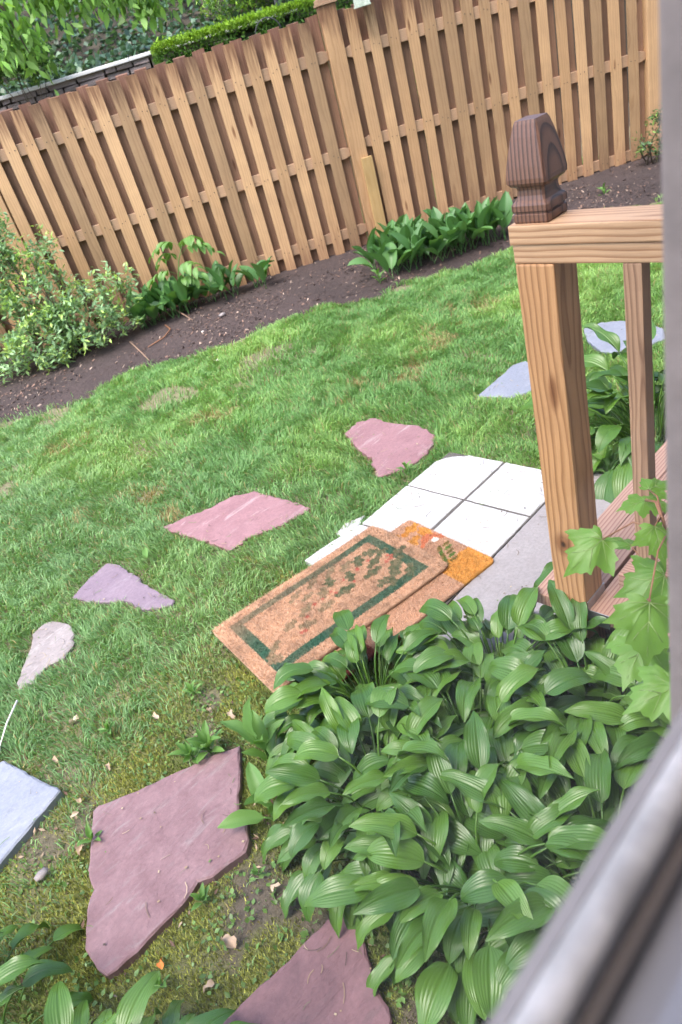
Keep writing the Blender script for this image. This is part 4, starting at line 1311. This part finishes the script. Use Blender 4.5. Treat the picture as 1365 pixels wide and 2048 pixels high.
mv = [maple_mesh(i) for i in range(4)]
CX, CY, CZ = Vector((0.66127, -0.70798, -0.24797)), Vector((0.53985, 0.21963, 0.81260)), Vector((-0.52084, -0.67122, 0.52744))
ML = [((0.956, 0.534, 0.821), (-73, -66), .115, .35, .1), ((0.961, 0.443, 0.871), (14, -63), .088, .45, -.2), ((1.053, 0.501, 0.85), (-57, -14), .066, .6, .2),
      ((1.056, 0.496, 0.851), (50, -18), .062, .6, -.3), ((1.056, 0.533, 0.737), (-30, 45), .075, .8, .4), ((0.804, 0.382, 0.855), (-8, -130), .125, .3, .0),
      ((0.83, 0.405, 0.743), (-30, -60), .11, .5, .3), ((0.711, 0.303, 0.808), (-75, -35), .10, .45, .1), ((0.943, 0.419, 0.79), (-50, -20), .11, .6, -.2), ((1.10, 0.515, 0.84), (25, 22), .07, .8, .2)]
mb = MB()
stem_pts = [(0, 0, 0), (-.02, .01, .3), (-.06, .03, .6), (-.04, .10, .85)]
mb.tube(stem_pts, [.006, .005, .004, .002], 6)
base = Vector((1.02, 0.33, 0))
for i, (p, (dx, dy), sc, upm, roll) in enumerate(ML):
    p = Vector(p)
    nrm = (CZ * (1 - upm) + Vector((0, 0, 1)) * upm).normalized()
    dir_ = (CX * dx + CY * dy); dir_ = (dir_ - nrm * dir_.dot(nrm)).normalized()
    nrm = (Matrix.Rotation(roll, 3, dir_) @ nrm)
    xa = dir_.cross(nrm)
    o = link('leaf', mv[i % 4], mp_root)
    o.matrix_local = Matrix.Translation(p - base) @ Matrix((xa, dir_, nrm)).transposed().to_4x4() @ Matrix.Scale(sc * .74, 4)
    j = Vector(stem_pts[3 if p.z > .8 else 2]) if p.z > .7 else Vector(stem_pts[1])
    e = p - base
    mb.tube([tuple(j), tuple(j.lerp(e, .5) + Vector((0, 0, .03))), tuple(e)], [.0018, .0016, .0013], 5)
link('stem', mb.mesh('stem', M['red_stem'], True), mp_root)

# ------------------------------------------------------------------ grass, moss, litter (uncountable)
rg = np.random.default_rng(3)


def grass_points(density_far, n_try):
    x = rg.uniform(-1.0, 7.6, n_try); y = rg.uniform(0.9, 6.6, n_try)
    ok = in_view(x, y, 0.0, 220)
    return x[ok], y[ok]


x, y = grass_points(0, 1500000)
dist = np.sqrt(x * x + y * y + 1.66 ** 2)
# bed boundary
ib = in_poly(x, y, BED); db = poly_dist(x, y, BED_EDGE, False)
sdb = np.where(ib, db, -db) + 0.42 * (fbm(x, y, 2.6, 61) - .5) + .16 * (vnoise(x, y, 11, 62) - .5)
dens = np.clip((.06 - sdb) / .12, 0, 1)
zone = lawn_zone(x, y)
dens *= (1 - np.clip(zone * 1.2, 0, .95))
patch = fbm(x, y, 1.7, 71); fine = fbm(x, y, 7.0, 73)
# thin patches at the far left of the lawn
thin_l = np.clip((fbm(x, y, 2.3, 75) - .43) * 6, 0, 1) * np.clip((y - 3.2) / .8, 0, 1) * np.clip((3.9 - x) / .8, 0, 1)
dens *= 1 - .93 * thin_l
dens *= np.clip(.55 + 1.3 * (fine - .3), .3, 1)
STRAW = [(2.478, 2.906, .10), (1.323, 3.224, .12), (2.663, 2.917, .13), (2.897, 2.73, .13), (3.828, 2.956, .14), (1.037, 3.41, .10), (3.3, 2.85, .16), (2.1, 3.6, .12), (1.5, 4.4, .15), (1.25, 2.95, .07)]
straw = np.zeros_like(x)
for sx, sy, sr in STRAW:
    straw = np.maximum(straw, np.clip(1.0 - np.hypot(x - sx, y - sy) / (sr * 1.3) + 2.2 * (fbm(x, y, 9, 99) - .55), 0, 1))
excl = np.zeros(x.shape, bool); near_stone = np.full(x.shape, 9.0)
for kk, poly in STONES.items():
    ins = in_poly(x, y, poly); dd = poly_dist(x, y, poly)
    soft = -.012 + .022 * vnoise(x, y, 17, 5) if kk not in ('big', 'blue_left', 'red_bottom') else .0
    excl |= np.where(ins, dd, -dd) > soft
    near_stone = np.minimum(near_stone, dd)
ins = in_poly(x, y, PAVED); dd = poly_dist(x, y, PAVED)
excl |= ins & (dd > .02 * vnoise(x, y, 20, 8)); near_stone = np.minimum(near_stone, dd)
matp = [(0.759, 1.573), (1.508, 1.434), (1.59, 1.883), (0.842, 2.022)]
excl |= in_poly(x, y, matp) & (poly_dist(x, y, matp) > .006)
excl |= (y < .95) & (x > 1.1)
dens = np.where(excl, 0, dens)
keep = rg.random(len(x)) < dens
x, y, dist, patch, fine, straw, zone, near_stone = [a[keep] for a in (x, y, dist, patch, fine, straw, zone, near_stone)]
n = len(x)
h = (.024 + .034 * fbm(x, y, 4.5, 81)) * rg.uniform(.6, 1.35, n)
h *= 1 - .45 * zone
h = np.where((near_stone < .035), h * .72, h) * np.where(straw > .5, .7, 1)
w = (.0011 + .00032 * dist) * rg.uniform(.7, 1.3, n)
la = 6.283 * 2.2 * vnoise(x, y, 5.5, 91) + rg.normal(0, .9, n)
lm = rg.uniform(.15, .95, n)
lx, ly = np.cos(la) * lm, np.sin(la) * lm
pr_ = rg.uniform(0, math.pi, n)
ax, ay = np.cos(pr_) * w, np.sin(pr_) * w
z0 = ground_z(x, y) - .003
p0 = np.stack([x - ax, y - ay, z0], -1); p1 = np.stack([x + ax, y + ay, z0], -1)
mx_, my_ = x + lx * h * .35, y + ly * h * .35; mz = z0 + h * .62
p2 = np.stack([mx_ + ax * .8, my_ + ay * .8, mz], -1); p3 = np.stack([mx_ - ax * .8, my_ - ay * .8, mz], -1)
p4 = np.stack([x + lx * h * 1.05, y + ly * h * 1.05, z0 + h * (1.05 - .35 * lm)], -1)
V = np.stack([p0, p1, p2, p3, p4], 1).reshape(-1, 3)
b0 = np.arange(n, dtype=np.int32)[:, None] * 5
Fg = np.concatenate([b0 + np.array([[0, 1, 2]]), b0 + np.array([[0, 2, 3]]), b0 + np.array([[3, 2, 4]])], 0)
gA, gB, gS = np.array([0.165, 0.330, 0.108]), np.array([0.292, 0.465, 0.132]), np.array([0.42, 0.34, 0.16])
kk = np.clip((patch - .3) * 2.2 + rg.normal(0, .25, n), 0, 1)[:, None]
c = gA * (1 - kk) + gB * kk
blue = np.clip((2.2 - x) / 1.2, 0, 1)[:, None] * .55
c = c * (1 - blue) + np.array([0.215, 0.350, 0.180]) * blue
dead = (rg.random(n) < (.05 + .8 * straw))[:, None]
c = np.where(dead, gS * rg.uniform(.6, 1.1, (n, 1)), c * rg.uniform(.7, 1.35, (n, 1)))
gr = link('grass', np_mesh('grass', V, Fg, M['grass'], np.repeat(c, 5, 0)))
tag(gr, 'mown green lawn grass between the flagstones', 'grass', kind='stuff')
print('grass blades', n)

# moss cushions and fine ground cover near the house
x = rg.uniform(-.6, 1.3, 300000); y = rg.uniform(.55, 2.5, 300000)
zone = lawn_zone(x, y); nz = fbm(x, y, 6.0, 21)
ok = (rg.random(len(x)) < zone * np.clip((nz - .22) * 6, .08, 1)) & in_view(x, y, 0, 200)
for kk, poly in STONES.items(): ok &= ~in_poly(x, y, poly)
ok &= ~in_poly(x, y, matp)
x, y, nz = x[ok], y[ok], nz[ok]; n = len(x)
h = rg.uniform(.005, .016, n) * (0.6 + 1.1 * nz); w = rg.uniform(.0012, .0026, n); pr_ = rg.uniform(0, 6.283, n)
ax, ay = np.cos(pr_) * w, np.sin(pr_) * w; z0 = ground_z(x, y) - .001
V = np.stack([np.stack([x - ax, y - ay, z0], -1), np.stack([x + ax, y + ay, z0], -1), np.stack([x + rg.normal(0, .004, n), y + rg.normal(0, .004, n), z0 + h], -1)], 1).reshape(-1, 3)
yel = np.clip((fbm(x, y, 3.5, 23) - .42) * 5, 0, 1)[:, None]
c = (np.array([0.18, 0.25, 0.055]) * (1 - yel) + np.array([0.34, 0.36, 0.075]) * yel) * rg.uniform(.6, 1.4, (n, 1))
br = (rg.random(n) < .06)[:, None]; c = np.where(br, np.array([0.16, 0.11, 0.07]), c)
tag(link('moss', np_mesh('moss', V, np.arange(3 * n).reshape(-1, 3), M['moss'], np.repeat(c, 3, 0), False)), 'yellow green moss around the large flagstones', 'moss', kind='stuff')

# tiny ground cover leaves in the moss
x = rg.uniform(-.4, 1.2, 9000); y = rg.uniform(.7, 2.5, 9000)
ok = (rg.random(9000) < lawn_zone(x, y) * np.clip((fbm(x, y, 4, 29) - .47) * 6, 0.02, 1)) & in_view(x, y, 0, 150)
for kk, poly in STONES.items(): ok &= ~(in_poly(x, y, poly))
ok &= ~in_poly(x, y, matp)
P = np.column_stack([x, y, ground_z(x, y) + rg.uniform(.004, .016, 9000)])[ok]
cc = np.array([0.13, 0.24, 0.06]) * rg.uniform(.6, 1.4, (len(P), 1))
v, f, c3 = leaf_cloud(P, .016, cc, rg, 0, .65)
tag(link('ground_cover', np_mesh('ground_cover', v, f, M['foliage'], c3)), 'tiny creeping weeds in the moss near the large flagstone', 'ground cover', kind='stuff')

# mulch and debris on the bed
N = 90000
x = rg.uniform(-.6, 8, N); y = rg.uniform(1.2, 7.3, N)
ib = in_poly(x, y, BED); db = poly_dist(x, y, BED_EDGE, False)
ok = ib & (db > -.02) & in_view(x, y, 0, 200) & (rg.random(N) < np.clip((fbm(x, y, 2.0, 33) - .25) * 2.2, .1, 1))
x, y, db = x[ok], y[ok], db[ok]; n = len(x)
z0 = np.minimum(.035, -.008 + np.minimum(db, .35) * .14) + .016 * (fbm(x, y, 5, 43) - .5) + .01 * (vnoise(x, y, 20, 45) - .5) + .006
L = rg.uniform(.006, .028, n); W_ = L * rg.uniform(.15, .5, n); yaw = rg.uniform(0, 6.283, n); pt = rg.normal(0, .35, n)
ux, uy = np.cos(yaw), np.sin(yaw)
cn = []
for a_, b_ in ((-1, -1), (1, -1), (1, 1), (-1, 1)):
    cn.append(np.stack([x + a_ * L * ux * .5 - b_ * W_ * uy * .5, y + a_ * L * uy * .5 + b_ * W_ * ux * .5, z0 + a_ * L * .5 * np.sin(pt) + b_ * W_ * .3 * np.cos(yaw * 3)], -1))
V = np.stack(cn, 1).reshape(-1, 3)
t = rg.random(n)[:, None]
c = np.where(t < .62, np.array([0.075, 0.05, 0.042]), np.where(t < .88, np.array([0.19, 0.115, 0.085]), np.array([0.36, 0.27, 0.21]))) * rg.uniform(.6, 1.3, (n, 1))
tag(link('mulch', np_mesh('mulch', V, np.arange(4 * n).reshape(-1, 4), M['litter'], np.repeat(c, 4, 0), False)), 'brown bark mulch and leaf litter on the planting bed', 'mulch', kind='stuff')

# debris on moss: small brown bits
N = 2600
x = rg.uniform(-.5, 1.2, N); y = rg.uniform(.7, 2.4, N)
ok = (rg.random(N) < lawn_zone(x, y) * np.clip((fbm(x, y, 4.5, 37) - .42) * 5, .03, 1))
for kk, poly in STONES.items(): ok &= ~in_poly(x, y, poly)
ok &= ~in_poly(x, y, matp)
P = np.column_stack([x, y, ground_z(x, y) + .006])[ok]
cc = np.where(rg.random((len(P), 1)) < .6, np.array([0.14, 0.08, 0.055]), np.array([0.38, 0.28, 0.19])) * rg.uniform(.6, 1.3, (len(P), 1))
v, f, c3 = leaf_cloud(P, .020, cc, rg, .25, .35)
tag(link('leaf_litter', np_mesh('leaf_litter', v, f, M['litter'], c3)), 'brown leaf crumbs scattered over the moss', 'leaf litter', kind='stuff')

# ------------------------------------------------------------------ countable small things
dl = []
for i in range(5):
    mb = strap_leaf(0, .045, .026, 0, .5, -.9, cup=.6, ribs=0, rib_amp=0, wave=.006, seed=60 + i, nu=6, nv=7, twist=1.2 * (i % 3 - 1))
    dl.append(mb.mesh('dry_leaf', M['dry_leaf'], True))
r = random.Random(44)
for (px, py, k_, lb) in [(0.154, 1.817, 1.0, 'tan curled dry leaf above the corner of the mauve flagstone'), (0.113, 1.79, .8, 'small pale dry leaf beside the right tip of the bluestone slab'),
                    (0.09, 1.685, 1.0, 'longish tan dry leaf on bare soil between bluestone and mauve flagstone'), (0.18, 1.092, 1.5, 'largest pale crumpled dry leaf on the moss above the dark red flagstone'),
                    (0.322, 1.119, .8, 'dry leaf on the soil near the hosta, left of the rubber hose'), (0.10, 1.075, .8, 'dry leaf on the moss near the bottom hostas'),
                    (0.186, 2.063, .9, 'pale dry leaf in the thin grass above the bluestone slab'), (0.284, 1.871, .8, 'single white petal-like leaf on the moss in line with both slabs'),
                    (0.33, 2.135, 1.1, 'brown crumpled leaf in the thin grass left of the doormats'), (0.48, 1.902, .9, 'tan dry leaf midway between holly doormat and mauve flagstone'),
                    (0.638, 1.676, 1.0, 'dry leaf nearest the lower corner of the holly doormat'), (0.60, 1.75, .8, 'pale dry leaf in the moss just left of the holly doormat corner')]:
    o = link('fallen_leaf', r.choice(dl), None, (px, py, .004), (r.uniform(-.3, .3), r.uniform(-.2, .2), r.uniform(0, 6.28)))
    o.scale = (k_ * r.uniform(.75, .9),) * 3
    tag(o, lb, 'leaf', 'dry leaves on the moss')
o = link('fallen_leaf', dl[0], None, (0.04, 1.203, .004), (0.1, 0, 1.0)); o.scale = (.7,) * 3
om = leaf_mat('orange_leaf', (0.6, 0.16, 0.03), (0.7, 0.25, 0.05), .7, .1)
o.data = o.data.copy(); o.data.materials[0] = om
tag(o, 'bright orange dead leaf on the moss above the left hosta', 'leaf')
lf_g = strap_leaf(0, .095, .026, .05, .15, -.25, cup=.35, ribs=0, rib_amp=0, nu=8, nv=5, seed=2).mesh('green_leaf', M['weed'], True)
o = link('fallen_leaf', lf_g, None, (0.985, 2.66, .045), (0, 0, 1.1))
tag(o, 'single long green leaf lying on the grass between pink and purple flagstones', 'leaf')


def stick(pts, rad, label, mat='twig', name='twig'):
    c = pts[0]; mb = MB(); mb.tube([tuple(Vector(p) - Vector(c)) for p in pts], [rad] + [rad * .8] * (len(pts) - 2) + [rad * .5], 6)
    o = link(name, mb.mesh(name, M[mat], True), None, c)
    return tag(o, label, 'twig')


stick([(3.37, 5.86, .10), (3.30, 5.6, .07), (3.22, 5.31, .045)], .007, 'straight brown twig leaning out of the broad leaves by the fence')
stick([(2.74, 5.56, .05), (2.62, 5.22, .05), (2.54, 4.98, .03)], .007, 'pale brown twig on the soil in front of the shrub')
stick([(3.09, 5.54, .045), (3.02, 5.36, .05), (2.88, 5.26, .045), (2.71, 5.25, .04)], .007, 'curved reddish twig on the soil beside the shrub', 'red_stem')
stick([(4.50, 4.00, .02), (4.57, 4.05, .04), (4.74, 4.02, .05)], .006, 'bent dry twig in front of the large leafy clump')
stick([(0.235, 2.41, .03), (0.165, 2.335, .035), (0.09, 2.255, .022)], .004, 'thin white stick lying by the bluestone slab at left', 'white_chip')


def pebble(loc, s, label, mat):
    mb = MB()
    n, m = 7, 4
    r = random.Random(int(loc[0] * 1000))
    v = []
    for i in range(m):
        ph = (i + .5) / m * math.pi
        for k in range(n):
            q = r.uniform(.85, 1.1); a = 2 * math.pi * k / n
            v.append((s * q * math.sin(ph) * math.cos(a), s * .75 * q * math.sin(ph) * math.sin(a), s * .35 * math.cos(ph)))
    f = [(i * n + k, i * n + (k + 1) % n, (i + 1) * n + (k + 1) % n, (i + 1) * n + k)[::-1] for i in range(m - 1) for k in range(n)]
    f += [tuple(range(n)), tuple(range((m - 1) * n + n - 1, (m - 1) * n - 1, -1))]
    mb.add(v, f)
    return tag(link('pebble', mb.mesh('pebble', mat, True), None, loc), label, 'stone')


pebble((3.35, 5.06, .05), .038, 'flat pale grey stone on the dark soil bed', M['pale_stone'])
pebble((2.73, 4.36, .0), .028, 'small whitish stone where the grass meets the bed', M['white_chip'])
pebble((3.05, 4.95, .04), .014, 'tiny pale pebble on the soil near the flat stone', M['white_chip'])
pebble((-0.03, 1.70, .008), .022, 'small grey stone between bluestone slab and mauve flagstone', M['pale_stone'])
pebble((0.07, 2.275, .012), .035, 'white stone chip at the corner of the bluestone slab', M['white_chip'])
pebble((0.60, 1.42, .012), .02, 'reddish brown bark lump beside the weed stalk', M['red_stem'])
mb = MB(); mb.tube([(0, 0, .012), (.03, -.05, .03), (.08, -.12, .035), (.16, -.18, .02)], .011, 8)
tag(link('hose', mb.mesh('hose', M['rubber'], True), None, (0.375, 1.06, 0)), 'piece of dark rubber hose under the hosta edge', 'hose')

# weeds
wl = [strap_leaf(.015, .06, .022, .9, .7, -.1, cup=.3, ribs=0, rib_amp=0, wave=.002, seed=80 + i, nu=6, nv=5, twist=.3 * (i - 1), pr=.0014).mesh('weed_leaf', M['weed'], True) for i in range(3)]


def weed(loc, n, sc, label, stem_h=0.0, seed=0):
    r = random.Random(seed)
    root = empty('weed', loc); tag(root, label, 'weed', 'weeds near the large flagstone')
    for k in range(n):
        t = k / max(1, n - 1)
        o = link('leaf', r.choice(wl), root, (0, 0, stem_h * t), (r.uniform(-.2, .2), r.uniform(-.5, .25) - .5 * t, k * 2.4 + r.uniform(-.3, .3)))
        o.scale = (sc * r.uniform(.75, 1.2),) * 3
    if stem_h:
        mb = MB(); mb.tube([(0, 0, 0), (.004, 0, stem_h * .5), (0, .004, stem_h)], [.003, .0025, .0015], 5); link('stem', mb.mesh('stem', M['weed'], True), root)
    return root


weed((0.455, 1.63, 0), 12, .9, 'spiky leaved weed at the upper edge of the mauve flagstone', .02, 1)
weed((0.50, 1.60, 0), 12, 1.05, 'weed rosette overlapping the top corner of the mauve flagstone', .03, 2)
weed((0.575, 1.40, 0), 9, 1.75, 'tall upright weed between the mauve flagstone and the hosta', .10, 3)
weed((0.46, 1.26, 0), 6, 1.9, 'broad leaved weed leaning over the right edge of the mauve flagstone', .04, 4)
weed((0.20, 1.245, 0), 10, .55, 'small creeping weed at the lower right edge of the mauve flagstone', .01, 5)
weed((0.115, 1.66, 0), 6, .75, 'small weed on the soil left of the mauve flagstone', .01, 6)
weed((0.33, 1.18, 0), 8, .4, 'tiny light green weed in the moss below the mauve flagstone', .005, 7)
weed((0.02, 1.17, 0), 7, .6, 'small weed beside the bottom left hosta', .01, 8)
weed((0.36, 1.98, 0), 7, .6, 'small light green weed in the thin grass above the mauve flagstone', .01, 9)
weed((0.62, 1.85, 0), 9, .6, 'low weed in the thin grass left of the holly doormat', .01, 10)
weed((2.27, 1.22, 0), 9, 1.2, 'leafy weed at the corner of the concrete slab', .05, 11)
weed((2.0, 2.03, 0), 6, .7, 'small weed in the grass beside the white pavers', .02, 12)
weed((4.13, 4.0, 0), 8, 1.3, 'light green weed at the front of the large leafy clump', .08, 13)
weed((6.1, 3.15, 0), 8, 1.1, 'pale weed on the soil at the right end of the bed', .05, 14)

# loose clippings, dead grass and grit lying on the pavers and flagstones
cl_v, cl_f, cl_c = [], [], []
rc_ = random.Random(99)


def strand(x, y, z, L, w, yaw, c, bend):
    b0 = len(cl_v)
    for i in range(4):
        u = i / 3 - .5
        a = yaw + bend * u
        px, py = x + math.cos(a) * L * u, y + math.sin(a) * L * u
        nx, ny = -math.sin(a) * w, math.cos(a) * w
        cl_v.append((px + nx, py + ny, z)); cl_v.append((px - nx, py - ny, z + .0006))
        cl_c.append(c); cl_c.append(c)
    for i in range(3): cl_f.append((b0 + 2 * i, b0 + 2 * i + 1, b0 + 2 * i + 3, b0 + 2 * i + 2))


def litter_on(poly, z, n):
    xs = [p[0] for p in poly]; ys = [p[1] for p in poly]
    k = 0
    while k < n:
        x, y = rc_.uniform(min(xs), max(xs)), rc_.uniform(min(ys), max(ys))
        if not in_poly(np.array([x]), np.array([y]), poly)[0]: continue
        edge = poly_dist(np.array([x]), np.array([y]), poly)[0]
        if rc_.random() > math.exp(-edge / .09) + .22: continue
        k += 1
        c = rc_.choice([(0.30, 0.22, 0.13), (0.16, 0.11, 0.07), (0.12, 0.2, 0.05), (0.42, 0.34, 0.22), (0.08, 0.06, 0.05)])
        if rc_.random() < .35: strand(x, y, z, rc_.uniform(.003, .009), rc_.uniform(.0012, .003), rc_.uniform(0, 6.3), c, 0)
        else: strand(x, y, z, rc_.uniform(.015, .05), rc_.uniform(.0004, .0009), rc_.uniform(0, 6.3), c, rc_.uniform(-.9, .9))


for kk, mm, lb, tp in SL: litter_on(STONES[kk], tp + .0045, 34 if kk in ('big', 'pink_near', 'pink_far') else 24)
litter_on([(1.6, 1.35), (2.2, 1.35), (2.2, 1.85), (2.1, 1.94), (1.6, 1.955)], .0175, 130)
litter_on([(1.3, 1.66), (1.59, 1.66), (1.59, 1.95), (1.31, 1.99)], .0175, 90)
litter_on([(1.15, 1.0), (2.22, 1.0), (2.22, 1.33), (1.15, 1.33)], .0185, 70)
tag(link('clippings', np_mesh('clippings', cl_v, cl_f, M['litter'], np.array(cl_c), False)), 'dry grass clippings and grit strewn over pavers and flagstones', 'clippings', kind='stuff')
